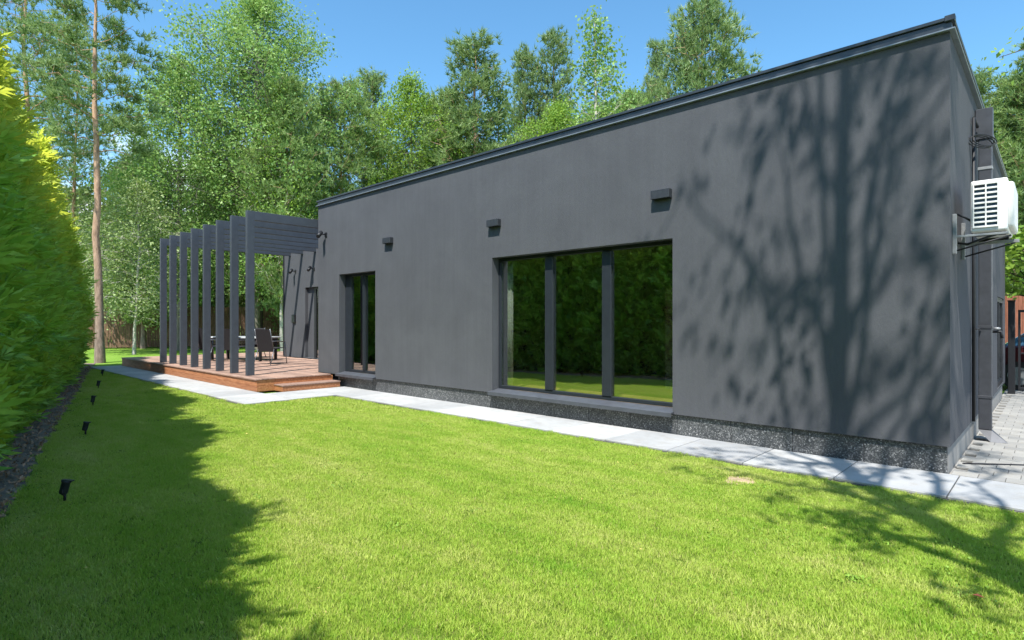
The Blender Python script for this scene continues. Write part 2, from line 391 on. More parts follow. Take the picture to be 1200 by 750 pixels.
# ------------------------------------------------------------------ house
XR, XL, YF, YB = -.74, -13.0, 6.93, 15.2
ZT = 4.30
house = thing('house', 'single storey house with plain dark grey stucco walls and flat roof', 'house', (-6.9, 6.97, 0))
HL = house.location.copy()
def hpart(b, name, m, **k):
    o = b.build(name, m, house); o.location = -HL; 
    return o
def sub(b, name, m, par):
    o = b.build(name, m, par); return o
T = .20
def wall_front(b, y0, y1, xs, z0, z1, holes):
    """butt-jointed boxes round rectangular openings; holes (x0,x1,z0,z1) sorted"""
    x = xs[0]
    for hx0, hx1, hz0, hz1 in holes:
        b.box(x, hx0, y0, y1, z0, z1)
        if hz0 > z0: b.box(hx0, hx1, y0, y1, z0, hz0)
        b.box(hx0, hx1, y0, y1, hz1, z1); x = hx1
    b.box(x, xs[1], y0, y1, z0, z1)
W1 = (-7.01, -3.65, .33, 2.60); W2 = (-12.03, -10.55, .33, 2.60)
b = MB(); wall_front(b, YF, YF+T, (XL, XR), .295, ZT, [W2, W1]); bmesh.ops.remove_doubles(b.bm, verts=b.bm.verts, dist=1e-5)
hpart(b, 'wall', M['stucco'])
# right side wall with a door-height window near its far end
b = MB()
SW = (13.1, 14.75, .33, 1.95)
for y0, y1, z0, z1 in ((YF+T, SW[0], .295, ZT), (SW[0], SW[1], .295, SW[2]), (SW[0], SW[1], SW[3], ZT), (SW[1], YB, .295, ZT)):
    b.box(XR-T, XR, y0, y1, z0, z1)
hpart(b, 'wall', M['stucco'])
b = MB(); b.box(XL, XR-T, YB-T, YB, .295, ZT); hpart(b, 'wall', M['stucco'])
b = MB(); b.box(XL, XL+T, YF+T, 9.28, .295, ZT); hpart(b, 'wall', M['stucco'])
# recessed terrace wall with doorway
RY = 9.30; RXL = -19.90
D1 = (-18.33, -16.6, .312, 2.66)
b = MB(); wall_front(b, RY, RY+T, (RXL, XL), .295, 4.12, [D1]); bmesh.ops.remove_doubles(b.bm, verts=b.bm.verts, dist=1e-5)
hpart(b, 'wall', M['stucco'])
b = MB(); b.box(RXL, RXL+T, RY+T, YB, .295, 4.12); b.box(RXL+T, XL, YB-T, YB, .295, 4.12); hpart(b, 'wall', M['stucco'])
b = MB(); b.box(RXL-.03, RXL+.04, RY-.02, RY+.05, .31, 4.12); hpart(b, 'corner_trim', M['dark'])
# plinth core and its tiles
b = MB(); b.box(XL+.06, XR-.05, 7.0, YB-.06, -.05, .293); b.box(RXL+.05, XL+.058, RY+.06, YB-.06, -.05, .293); hpart(b, 'plinth_core', M['black'])
tb = MB(); tb.box(-.3525, .3525, 0, .03, 0, .286, .003); tme = tb.mesh('plinth_tile'); tme.materials.append(M['granite'])
x = -.763
for k in range(16):
    link('plinth_tile', tme, None, house, Vector((x-.355-k*.71, 6.968, .002))-HL)
tb = MB(); tb.box(0, .03, -.3525, .3525, 0, .286, .003); tme2 = tb.mesh('plinth_tile'); tme2.materials.append(M['paver'])  # side tiles take a paler material, their sunlit tone put into the colour
for k in range(11):
    link('plinth_tile', tme2, None, house, Vector((-.793, 6.999+.355+k*.71, .002))-HL)
# roof slab and edge profile
b = MB(); b.box(XL+.02, XR-.02, YF+.02, YB-.02, ZT+.002, ZT+.06); b.box(RXL+.02, XL+.018, RY+.02, YB-.02, 4.122, 4.16); hpart(b, 'roof', M['cap'])
for nm, z0, z1, pr_, mm in (('fascia_bead', ZT+.002, ZT+.018, .045, 'bead'), ('roof_fascia', ZT+.020, ZT+.098, .012, 'cap'), ('roof_cap', ZT+.100, ZT+.135, .035, 'cap')):
    b = MB(); inn = .25
    b.box(XL-pr_, XR+pr_, YF-pr_, YF+inn, z0, z1, .004)
    b.box(XR-inn, XR+pr_, YF+inn+.001, YB+pr_, z0, z1, .004)
    b.box(XL-pr_, XL+inn, YF+inn+.001, YB+pr_, z0, z1, .004)
    b.box(XL+inn+.001, XR-inn-.001, YB-inn, YB+pr_, z0, z1, .004)
    hpart(b, nm, M[mm])
b = MB(); b.box(-6.06, -5.98, YF-.040, YF+.24, ZT+.098, ZT+.141, .003); hpart(b, 'cap_joint', M['cap'])
b = MB(); b.box(XR-.04, XR+.042, YF-.042, YF+.05, ZT+.09, ZT+.147, .005); hpart(b, 'cap_joint', M['cap'])
b = MB(); b.box(RXL-.03, XL-.05, RY-.03, RY+.2, 4.125, 4.22, .004); hpart(b, 'roof_cap', M['cap'])

def window(hole, mull, yfr, name, glassm, sidew=.055, left=.055):
    x0, x1, z0, z1 = hole
    w_ = thing(name, None, None); 
    for k_ in ('label', 'category'): 
        if k_ in w_: del w_[k_]
    w_.parent = house; w_.location = Vector(((x0+x1)/2, yfr, z0))-HL
    O = Vector(((x0+x1)/2, yfr, z0))
    def sb(b, nm, m):
        o = b.build(nm, m, w_); o.location = -O; return o
    e = .002
    b = MB()
    b.box(x0+e, x0+left, yfr, yfr+.07, z0+.03, z1-e, .004); b.box(x1-sidew, x1-e, yfr, yfr+.07, z0+.03, z1-e, .004)
    b.box(x0+left+e, x1-sidew-e, yfr, yfr+.07, z1-.055, z1-e, .004); b.box(x0+left+e, x1-sidew-e, yfr, yfr+.07, z0+.03, z0+.085, .004)
    sb(b, 'frame', M['frame'])
    edges = [x0+left]
    for (a, c) in mull:
        b = MB(); b.box(a, c, yfr-.012, yfr+.065, z0+.087, z1-.057, .004); sb(b, 'mullion', M['frame'])
        edges += [a, c]
    edges.append(x1-sidew)
    for a, c in zip(edges[::2], edges[1::2]):
        b = MB(); b.box(a+e, c-e, yfr+.035, yfr+.043, z0+.087, z1-.057); sb(b, 'pane', glassm)
    return w_, sb
w_, sb = window(W1, [(-5.955, -5.80), (-4.86, -4.705)], YF+.155, 'window', M['glass'])
tag(w_, 'wide three pane window')
b = MB()
def sillm(b, x0, x1, zf=.372, zb=.345):
    yb, yf = YF+.155, YF-.075
    # sloped metal sheet with a rolled lip
    b.hexa([(x0, yf, .300), (x1, yf, .300), (x1, yb, .335), (x0, yb, .335), (x0, yf, .318), (x1, yf, .318), (x1, yb, .358), (x0, yb, .358)])
    b.box(x0, x1, yf-.012, yf-.001, .262, .320, .003)
sillm(b, W1[0]-.03, W1[1]+.02); sb(b, 'sill', M['sill'])
w2_, sb2 = window(W2, [(-11.28, -11.20)], YF+.155, 'window', M['door_glass'], .05, .26)
tag(w2_, 'narrow window by the wooden terrace')
b = MB(); sillm(b, W2[0]-.03, W2[1]+.02); sb2(b, 'sill', M['sill'])
# hole side faces are the stucco thickness itself; door in the terrace wall
b = MB(); x0, x1, z0, z1 = D1
b.box(x0+.42, x0+.54, RY+.1, RY+.18, z0, z1-.002, .004); b.box(x1-.08, x1-.002, RY+.1, RY+.18, z0, z1-.002, .004); b.box(x0+.542, x1-.082, RY+.1, RY+.18, z1-.08, z1-.002, .004)
do = hpart(b, 'door', M['black'])
b = MB(); b.box(x0+.542, x1-.082, RY+.13, RY+.14, z0, z1-.082); o = b.build('pane', M['door_glass'], do)
b = MB(); b.box(x0+.002, x0+.418, RY+.1, RY+.18, z0, z1-.002); hpart(b, 'door_side_panel', M['stucco'])
# far window of the right wall
b = MB(); y0, y1, z0, z1 = SW
b.box(XR-.07, XR-.012, y0+.002, y0+.09, z0, z1-.002, .004); b.box(XR-.07, XR-.012, y1-.09, y1-.002, z0, z1-.002, .004); b.box(XR-.07, XR-.012, y0+.092, y1-.092, z1-.09, z1-.002, .004); b.box(XR-.07, XR-.012, y0+.092, y1-.092, z0, z0+.09, .004)
wo_ = hpart(b, 'window', M['black']); wo_['label'] = 'black framed window in the side wall'
b = MB(); b.box(XR-.045, XR-.037, y0+.092, y1-.092, z0+.092, z1-.092); b.build('pane', M['glass'], wo_)

# interior seen through the panes
b = MB(); b.box(XL+T+.01, XR-T-.01, YF+T+.002, YB-T-.01, .20, .318); hpart(b, 'floor', M['oak'])
b = MB()
b.box(XL+T+.01, XR-T-.01, YF+T+.002, YB-T-.01, 2.9, 2.95)
b.box(-9.2, -9.1, YF+T+.003, 11.5, .32, 2.899); b.box(-2.8, -2.7, YF+T+.003, 11.5, .32, 2.899); b.box(XL+T+.012, XR-T-.012, 11.51, 11.6, .32, 2.899)
hpart(b, 'interior_wall', M['intwall'])
b = MB(); b.box(-5.05, -4.35, 9.3, 9.9, .32, 2.1, .01); cab = b.build('cabinet', simple('cabinet_white', (.45, .44, .41), .6)); tag(cab, 'tall pale cabinet standing in the room behind the wide window', 'cabinet')
b = MB()
for z in (.55, 1.0, 1.45, 1.9): b.box(-5.03, -4.37, 9.275, 9.30, z-.17, z+.2, .006)
b.build('drawer', simple('cabinet_front', (.36, .35, .33), .5), cab)
# curtain
V = []; F = []
for i in range(26):
    for k, z in enumerate((.36, 2.55)):
        V.append((-6.93+i*.0045+0, YF+.30+.02*math.sin(i*1.1), z))
for i in range(25): F.append((i*2, i*2+2, i*2+3, i*2+1))
me = np_mesh('curtain', np.array(V), np.array(F), True); o = link('curtain', me, M['curtain']); sd = o.modifiers.new('s', 'SOLIDIFY'); sd.thickness = .004
tag(o, 'pale curtain gathered behind the left pane of the wide window', 'curtain')

# ------------------------------------------------------------------ wall lamps
def box_lamp(x, z, label):
    t = thing('wall_lamp', label, 'wall lamp', (x, YF, z), 0, 'box lamps on the front wall')
    b = MB(); b.box(-.135, .135, -.088, -.001, 0, .118, .004); b.build('lamp_body', M['lamp'], t)
    b = MB(); b.box(-.115, .115, -.075, -.012, -.004, -.0005); b.build('diffuser', M['dark'], t)
box_lamp(-3.79, 3.130, 'box wall lamp above the right end of the wide window')
box_lamp(-6.93, 3.120, 'box wall lamp above the left end of the wide window')
box_lamp(-10.03, 3.125, 'box wall lamp right of the narrow window')
def spot_lamp(x, y, z, label, n):
    t = thing('wall_spotlight', label, 'spotlight', (x, y, z))
    b = MB(); b.box(-.05, .05, -.02, -.001, -.05, .05, .003); b.build('wall_plate', M['black'], t)
    b = MB(); b.tube([(0, -.02, 0), (0, -.16, .0), (-.0, -.19, -.02)], .014, 8); b.build('arm', M['black'], t)
    for k in range(n):
        b = MB(); b.tube([(-.06+.12*k, -.10, .05), (.02+.12*k, -.22, -.07)], [.05, .045], 12); b.build('lamp_head', M['black'], t)
spot_lamp(-12.62, YF, 3.58, 'small black spotlight high on the front wall near the terrace corner', 1)
spot_lamp(-19.02, RY, 3.25, 'small black spotlight on the leaning panel of the terrace wall', 1)
spot_lamp(-17.72, RY, 3.25, 'small black spotlight above the terrace door', 1)
t = thing('wall_socket', 'square black outdoor socket on the terrace wall', 'socket', (-19.11, RY, 1.62))
b = MB(); b.box(-.12, .12, -.05, -.001, -.14, .14, .006); b.build('socket_box', M['black'], t)
b = MB(); b.box(-.09, .09, -.062, -.051, -.11, .11, .004); b.build('flap', M['frame'], t)

# ------------------------------------------------------------------ air conditioner
ac = thing('air_conditioner', 'white air conditioner unit hung on the right side wall', 'air conditioner', (-.47, 7.2, 2.38))
ax0, ax1, ay1, ah = -.14, .14, .80, .50
b = MB(); b.box(ax0, ax1, 0, ay1, 0, ah, .018); b.build('casing', M['white'], ac)
b = MB(); b.box(ax1-.012, ax1+.045, .06, ay1-.04, .03, ah-.03, .028); b.build('front_cover', M['white'], ac)
b = MB(); b.box(ax0+.028, ax0+.205, -.003, -.0005, .045, ah-.035); b.build('coil', M['fin'], ac)
for k in range(10):
    z = .045+k*.0462
    b = MB(); b.box(ax0+.024, ax0+.21, -.014, -.0035, z-.009, z+.009, .003); b.build('louvre', M['white'], ac)
b = MB()
b.box(ax0+.018, ax0+.030, -.0155, -.003, .035, ah-.028, .002); b.box(ax0+.112, ax0+.124, -.0165, -.003, .035, ah-.028, .002); b.box(ax0+.203, ax0+.214, -.0155, -.003, .035, ah-.028, .002)
b.build('grille_frame', M['white'], ac)
b = MB(); b.box(ax0+.035, ax0+.11, -.018, -.015, ah-.062, ah-.052); b.build('vent_slot', M['dark'], ac)
for fy in (.12, .62):
    b = MB(); b.box(ax0+.02, ax1-.02, fy, fy+.05, -.03, -.001, .003); b.build('foot', M['black'], ac)
br = thing('wall_bracket', 'pale metal wall bracket carrying the white air conditioner', 'bracket', (XR, 7.1, 2.2))
b = MB(); b.box(.001, .035, -.02, .02, -.03, .36, .003); b.build('wall_rail', M['bracket'], br)
b = MB(); b.box(.036, .42, -.014, .014, .128, .148, .002); b.build('arm', M['bracket'], br)
b = MB(); b.box(.001, .035, .70, .74, -.03, .36, .003); b.build('wall_rail', M['bracket'], br)
b = MB(); b.box(.036, .47, .702, .738, .115, .148, .002); b.build('arm', M['bracket'], br)
for yy in (0, .72):
    b = MB(); b.tube([(.03, yy, 0), (.44, yy, .113)], .009, 6); b.build('brace', M['black'], br)
t = thing('refrigerant_hoses', 'black insulated hoses looping beneath the air conditioner', 'hose', (XR, 7.3, 2.3))
b = MB(); b.tube([(.02, .05, .0), (.1, .02, -.02), (.22, -.02, .02), (.34, .02, .06)], .011, 8); b.build('hose', M['black'], t)
b = MB(); b.tube([(.02, -.06, .28), (.08, -.08, .24), (.13, -.05, .2)], .010, 8); b.build('hose', M['black'], t)

# downpipe
dp = thing('downpipe', 'square dark metal downpipe on the right side wall', 'downpipe', (-.64, 9.3, 0))
b = MB(); b.box(-.065, .065, -.05, .05, .16, 3.78, .008); b.build('pipe', M['pipe'], dp)
b = MB(); b.box(-.095, .075, -.065, .065, 3.781, 4.16, .006); b.build('hopper', M['pipe'], dp)
b = MB(); b.hexa([(-.062, -.05, .16), (.065, -.05, .16), (.065, .05, .16), (-.062, .05, .16), (-.062, -.05, .159), (.065, -.05, .159), (.065, .05, .159), (-.062, .05, .159)][:0] or [(.06, -.16, .03), (.22, -.10, .03), (.20, .02, .03), (.04, .0, .03), (-.065, -.05, .158), (.065, -.05, .158), (.065, .05, .158), (-.065, .05, .158)]); b.build('shoe', M['pipe'], dp)
for z in (3.4, 1.42, .55):
    b = MB(); b.box(-.072, .072, -.057, .057, z, z+.035, .002); b.build('clamp', M['bracket'] if z > 3 else M['pipe'], dp)
t = thing('cable_conduit', 'thin black cable conduit running down beside the square downpipe', 'cable', (XR+.03, 8.75, 0))
b = MB(); b.tube([(0, 0, .32), (0, 0, 3.93)], .017, 8); b.tube([(0, 0, 3.93), (0, .45, 3.93)], .017, 8); b.build('conduit', M['black'], t)
b = MB(); b.tube([(0.01, 0.02, 1.42), (.03, .48, 1.42)], .012, 6); b.build('branch', M['black'], t)
b = MB()
for q in range(3):
    b.tube([(.06+.02*q+.10*math.cos(a*.42), -.02+.19*math.cos(a*.42)+.01*q, 3.62+.065*math.sin(a*.42)+.012*q) for a in range(16)], .006, 5)
b.build('cable_coil', M['black'], t)
t = thing('garden_tap', 'small chrome garden tap at the foot of the side wall beyond the downpipe', 'tap', (XR, 11.8, 1.35))
b = MB(); b.tube([(0, 0, 0), (.12, 0, 0), (.13, 0, -.1)], .022, 8); b.build('spout', M['black'], t)
b = MB(); b.lathe([(.03, .03), (.045, .04), (.045, .06), (.02, .07)], 12, (.07, 0, 0)); b.build('handle', M['bracket'], t)
t = thing('drain_channel', 'narrow dark drain groove crossing the paving at the house corner', 'drain', (0, 0, 0))
b = MB(); b.tube([(-.70, 7.55, .030), (-.45, 7.75, .030), (-.1, 8.0, .030), (.1, 8.25, .030)], .012, 6); b.build('groove', M['dark'], t)

# ------------------------------------------------------------------ deck
DX0, DX1, DY0, DY1 = -23.05, -12.25, 5.12, 9.28
deck = thing('wooden_deck', 'raised terrace deck of brown timber boards beside the grey house', 'deck', (-17.6, 7.2, 0))
DL = deck.location.copy()
pw = .145
def board(x0, x1, yc, zt=.300):
    k = ('deck', round(x1-x0, 3))
    if k not in slab_me:
        b = MB(); b.box(-(x1-x0)/2, (x1-x0)/2, -pw/2+.003, pw/2-.003, -.028, 0, .003); me = b.mesh('deck_board'); me.materials.append(M['deckwood']); slab_me[k] = me
    link('deck_board', slab_me[k], None, deck, Vector(((x0+x1)/2, yc, zt+random.uniform(-.001, .001)))-DL)
ny = int((DY1-DY0)/pw)
for k in range(ny):
    yc = DY0-.02+(k+.5)*pw; cut = -17.5 if k % 2 else -18.6
    if yc+pw/2 < 6.90: xr = DX1+.02
    else: xr = XL-.005
    board(DX0, cut-.003, yc); board(cut+.003, xr, yc)
for k in range(14): board(DX0-.0, RXL-.04, DY0-.02+(ny+k+.5)*pw)
b = MB()
for zz in (0.03, .152):
    b.box(DX0+.03, DX1-.001, DY0+.01, DY0+.034, zz, zz+.116, .003)
me = b.mesh('x'); bpy.data.meshes.remove(me)
def fascia(x0, x1, y0, y1, z0, z1):
    b = MB(); b.box(x0, x1, y0, y1, z0, z1, .003); o = b.build('fascia_board', M['fascia'], deck); o.location = -DL
for zz in (.030, .152):
    fascia(DX0+.02, -20.3, DY0+.01, DY0+.034, zz, zz+.117); fascia(-20.294, DX1-.026, DY0+.01, DY0+.034, zz, zz+.117)
    fascia(DX1-.022, DX1+.002, DY0+.01, 6.89, zz, zz+.117); fascia(DX0, DX0+.018, DY0+.01, 11.2, zz, zz+.117)
b = MB(); b.box(DX0+.05, DX1-.05, DY0+.06, 6.88, .03, .268); b.box(DX0+.05, -13.05, 6.881, 9.25, .03, .268); b.box(DX0+.05, RXL-.06, 9.251, 11.25, .03, .268)
o = b.build('joists', M['dark'], deck); o.location = -DL
# step
st = thing('wooden_step', 'low timber step against the end of the terrace deck', 'step', (-12.0, 6.1, 0))
SL = st.location.copy()
for k, (y0, y1) in enumerate(((5.50, 6.86),)):
    b = MB(); b.box(DX1+.004, -11.84, y0, y1, .140, .165, .003); o = b.build('tread', M['deckwood'], st); o.location = -SL
    b = MB(); b.box(-11.875, -11.852, y0+.012, y1-.01, .030, .139, .002); o = b.build('riser', M['fascia'], st); o.location = -SL
    b = MB(); b.box(DX1+.006, -11.877, y0+.012, y0+.034, .030, .139, .002); o = b.build('side_board', M['fascia'], st); o.location = -SL

# ------------------------------------------------------------------ pergola
pg = thing('pergola', 'dark graphite pergola of eight tall flat posts over the terrace', 'pergola', (-16.3, 5.4, .3))
b = MB(); b.box(-.05, .05, 0, .165, 0, 3.70, .004); pme = b.mesh('post'); pme.materials.append(M['graphite'])
b = MB(); b.box(-.05, .05, 0, 4.0, -.20, 0, .004); bme = b.mesh('beam'); bme.materials.append(M['graphite'])
b = MB(); b.box(-.05, .05, 0, 1.62, -.20, 0, .004); bme0 = b.mesh('beam'); bme0.materials.append(M['graphite'])
for k in range(8):
    xx = -13.17-.893*k+16.3
    o = link('post', pme, None, pg, (xx, -.11, 0))
    link('beam', bme, None, pg, (xx, .056, 3.70))
bt = MB()
for k in range(7):
    pass
bt.bm.free()

# ------------------------------------------------------------------ table and chairs
tb_ = thing('dining_table', 'long outdoor dining table with pale grey top on the deck', 'table', (-18.75, 7.45, .3), .45)
b = MB(); b.box(-1.05, 1.05, -.45, .45, .70, .745, .006); b.build('tabletop', simple('table_top', (.52, .54, .56), .35), tb_)
b = MB(); b.box(-.98, .98, -.38, .38, .63, .699, .004); b.build('apron', M['frame'], tb_)
for sx in (-1, 1):
    for sy in (-1, 1):
        b = MB(); b.box(sx*.94-.035, sx*.94+.035, sy*.34-.035, sy*.34+.035, 0, .629, .004); b.build('leg', M['black'], tb_)
M['sling'] = simple('black_sling', (.022, .021, .024), .75, 0, .3, 60, .3, .3, .003)
M['tube'] = simple('chair_tube', (.16, .17, .19), .35, .6, .5, 20, .1, .05)
def chair_meshes():
    out = []
    b = MB(); b.hexa([(-.23, -.24, .43), (.23, -.24, .43), (.23, .25, .46), (-.23, .25, .46), (-.23, -.24, .445), (.23, -.24, .445), (.23, .25, .475), (-.23, .25, .475)]); out.append(('seat', b, 'sling'))
    b = MB(); b.hexa([(-.24, -.245, .36), (.24, -.245, .36), (.24, -.23, .36), (-.24, -.23, .36), (-.24, -.40, 1.0), (.24, -.40, 1.0), (.24, -.385, 1.0), (-.24, -.385, 1.0)]); out.append(('backrest', b, 'sling'))
    for s in (-1, 1):
        b = MB(); b.tube([(s*.26, -.24, .44), (s*.27, -.33, .2), (s*.28, -.42, 0)], .012, 8); out.append(('leg', b, 'tube'))
        b = MB(); b.tube([(s*.26, .24, .64), (s*.27, .26, .4), (s*.28, .30, 0)], .012, 8); out.append(('leg', b, 'tube'))
        b = MB(); b.tube([(s*.26, -.31, .66), (s*.265, -.1, .66), (s*.26, .24, .64)], .014, 8); out.append(('armrest', b, 'tube'))
        b = MB(); b.tube([(s*.25, -.235, .38), (s*.25, -.40, 1.01)], .012, 8); out.append(('back_frame', b, 'tube'))
    return [(n, bb.mesh(n), m) for n, bb, m in out]
CM = chair_meshes()
for n, me, m in CM: me.materials.append(M[m])
def chair(x, y, rz, label):
    t = thing('garden_chair', label, 'chair', (x, y, .3), rz, 'dining chairs round the terrace table')
    for n, me, m in CM: link(n, me, None, t)
chair(-16.35, 7.28, .50, 'black sling chair standing clear of the table, nearest the house corner')
def tchair(u, v, rz, label):           # u along the table, v across it
    c_, s_ = math.cos(.45), math.sin(.45); chair(-18.75+u*c_-v*s_, 7.45+u*s_+v*c_, rz+.45, label)
tchair(.42, -.72, .06, 'black sling chair at the right half of the lawn side of the table')
tchair(-.50, -.74, -.05, 'black sling chair at the left half of the lawn side of the table')
tchair(-.45, .80, PI+.06, 'black sling chair at the left half of the far side of the table')
tchair(-1.45, .05, -PI/2, 'black sling chair at the left head of the table')
t = thing('lantern', 'small grey lantern standing on the table top', 'lantern', (-18.2, 7.7, 1.045))
b = MB(); b.lathe([(.05, 0), (.05, .02), (.035, .03), (.035, .12), (.05, .13), (.02, .18)], 12); b.build('lantern_body', M['bracket'], t)

# ------------------------------------------------------------------ garden spotlights
LP = [(-5.99, .93, .2), (-9.29, 1.66, .5), (-12.49, 2.34, 1.0), (-15.59, 3.02, .7), (-19.19, 3.81, .9)]
ordn = ['nearest the camera', 'second from the camera', 'middle one of the row', 'second from the path', 'closest to the path']
b = MB(); b.tube([(0, 0, -.02), (0, 0, .055)], .014, 8); g_st = b.mesh('spike'); g_st.materials.append(M['black'])
b = MB(); b.lathe([(.022, -.075), (.036, -.068), (.040, -.05), (.040, .045), (.046, .05), (.046, .07), (.036, .066)], 18); g_hd = b.mesh('lamp_head'); g_hd.materials.append(M['frame'])
b = MB(); b.tube([(-.044, 0, .0), (-.05, 0, -.05), (0, 0, -.075), (.05, 0, -.05), (.044, 0, 0)], .007, 6); g_yk = b.mesh('yoke'); g_yk.materials.append(M['black'])
b = MB(); b.hexa([(-.030, -.058, .066), (.030, -.058, .066), (.036, .038, .068), (-.036, .038, .068), (-.030, -.064, .080), (.030, -.064, .080), (.036, .038, .074), (-.036, .038, .074)]); g_hood = b.mesh('hood'); g_hood.materials.append(M['frame'])
for (x, y, rz), od in zip(LP, ordn):
    t = thing('garden_spotlight', 'small black garden spotlight in the shaded grass by the hedge, '+od, 'garden light', (x, y, .03), rz+2.3, 'garden spotlights along the hedge')
    t.scale = (.78, .78, .8)
    link('spike', g_st, None, t); hd = link('lamp_head', g_hd, None, t, (0, 0, .125), (.22, .1, 0))
    link('yoke', g_yk, None, t, (0, 0, .11)); link('hood', g_hood, None, hd, (0, 0, 0))

# bare spot and fallen leaf on the lawn
pts = [(.11*(1+.15*math.sin(3*a)+.1*math.cos(5*a))*math.cos(a), .14*(1+.1*math.sin(2*a))*math.sin(a)) for a in [2*PI*i/24 for i in range(24)]]
b = MB(); vs = [b.bm.verts.new((x, y, .010)) for x, y in pts]; vb = [b.bm.verts.new((x*1.2, y*1.2, 0)) for x, y in pts]
b.bm.faces.new(vs)
for i in range(24): b.bm.faces.new((vb[i], vb[(i+1) % 24], vs[(i+1) % 24], vs[i]))
o = b.build('bare_patch', M['sand']); o.location = (-2.17, 5.42, .003); tag(o, kind='structure')
b = MB(); vs = [b.bm.verts.new(p) for p in ((-.028, 0, .0), (-.006, .018, .008), (.026, 0, .002), (-.006, -.018, .009))]; b.bm.faces.new(vs[:3]); b.bm.faces.new((vs[0], vs[2], vs[3]))
o = b.build('fallen_leaf', simple('red_leaf', (.30, .08, .04), .7)); o.location = (-.30, 3.96, .030); sd = o.modifiers.new('s', 'SOLIDIFY'); sd.thickness = .001
tag(o, 'reddish fallen leaf lying on the lawn at lower right', 'leaf')

# ------------------------------------------------------------------ foliage tools
def unit(a): return a/np.maximum(np.linalg.norm(a, axis=1, keepdims=True), 1e-9)
def tubes_np(lines, k=5):
    """lines: list of (pts (n,3), radii (n,)) -> V, F"""
    V = []; F = []; off = 0
    an = np.arange(k)*2*PI/k; ca, sa = np.cos(an), np.sin(an)
    for P, r in lines:
        P = np.asarray(P, float); n = len(P)
        d = unit(np.gradient(P, axis=0))
        up = np.where(np.abs(d[:, 2:3]) < .9, [[0, 0, 1.]], [[1., 0, 0]])
        a = unit(np.cross(d, up)); bb = np.cross(d, a)
        R = P[:, None]+r[:, None, None]*(a[:, None]*ca[None, :, None]+bb[:, None]*sa[None, :, None])
        V.append(R.reshape(-1, 3))
        i = np.arange(n-1)[:, None]*k; j = np.arange(k)[None]
        F.append((off+np.stack([i+j, i+(j+1) % k, i+k+(j+1) % k, i+k+j], -1)).reshape(-1, 4)); off += n*k
    return np.concatenate(V), np.concatenate(F)
def leaves_np(Cn, size, rng, droop=0., asp=.62):
    n = len(Cn)
    a = unit(rng.normal(size=(n, 3))+[0, 0, -droop]); q = unit(rng.normal(size=(n, 3))+[0, 0, .9]); b_ = unit(np.cross(a, q)); nn = np.cross(a, b_)
    s = size*(.65+.7*rng.rand(n, 1))
    V = np.stack([Cn, Cn+a*s*.5+b_*s*asp*.5+nn*s*.08, Cn+a*s, Cn+a*s*.5-b_*s*asp*.5+nn*s*.08], 1).reshape(-1, 3)
    F = np.arange(4*n).reshape(n, 4); return V, F
def tufts_np(Cn, dirs, length, width, rng, k=9, spread=.75):
    n = len(Cn)
    d = unit(np.repeat(dirs, k, 0)+rng.normal(size=(n*k, 3))*spread); Cc = np.repeat(Cn, k, 0)
    q = unit(np.cross(d, rng.normal(size=(n*k, 3)))); l = length*(.7+.6*rng.rand(n*k, 1))
    V = np.stack([Cc-q*width*.5, Cc+q*width*.5, Cc+d*l], 1).reshape(-1, 3)
    F = np.arange(3*n*k).reshape(-1, 3); return V, F

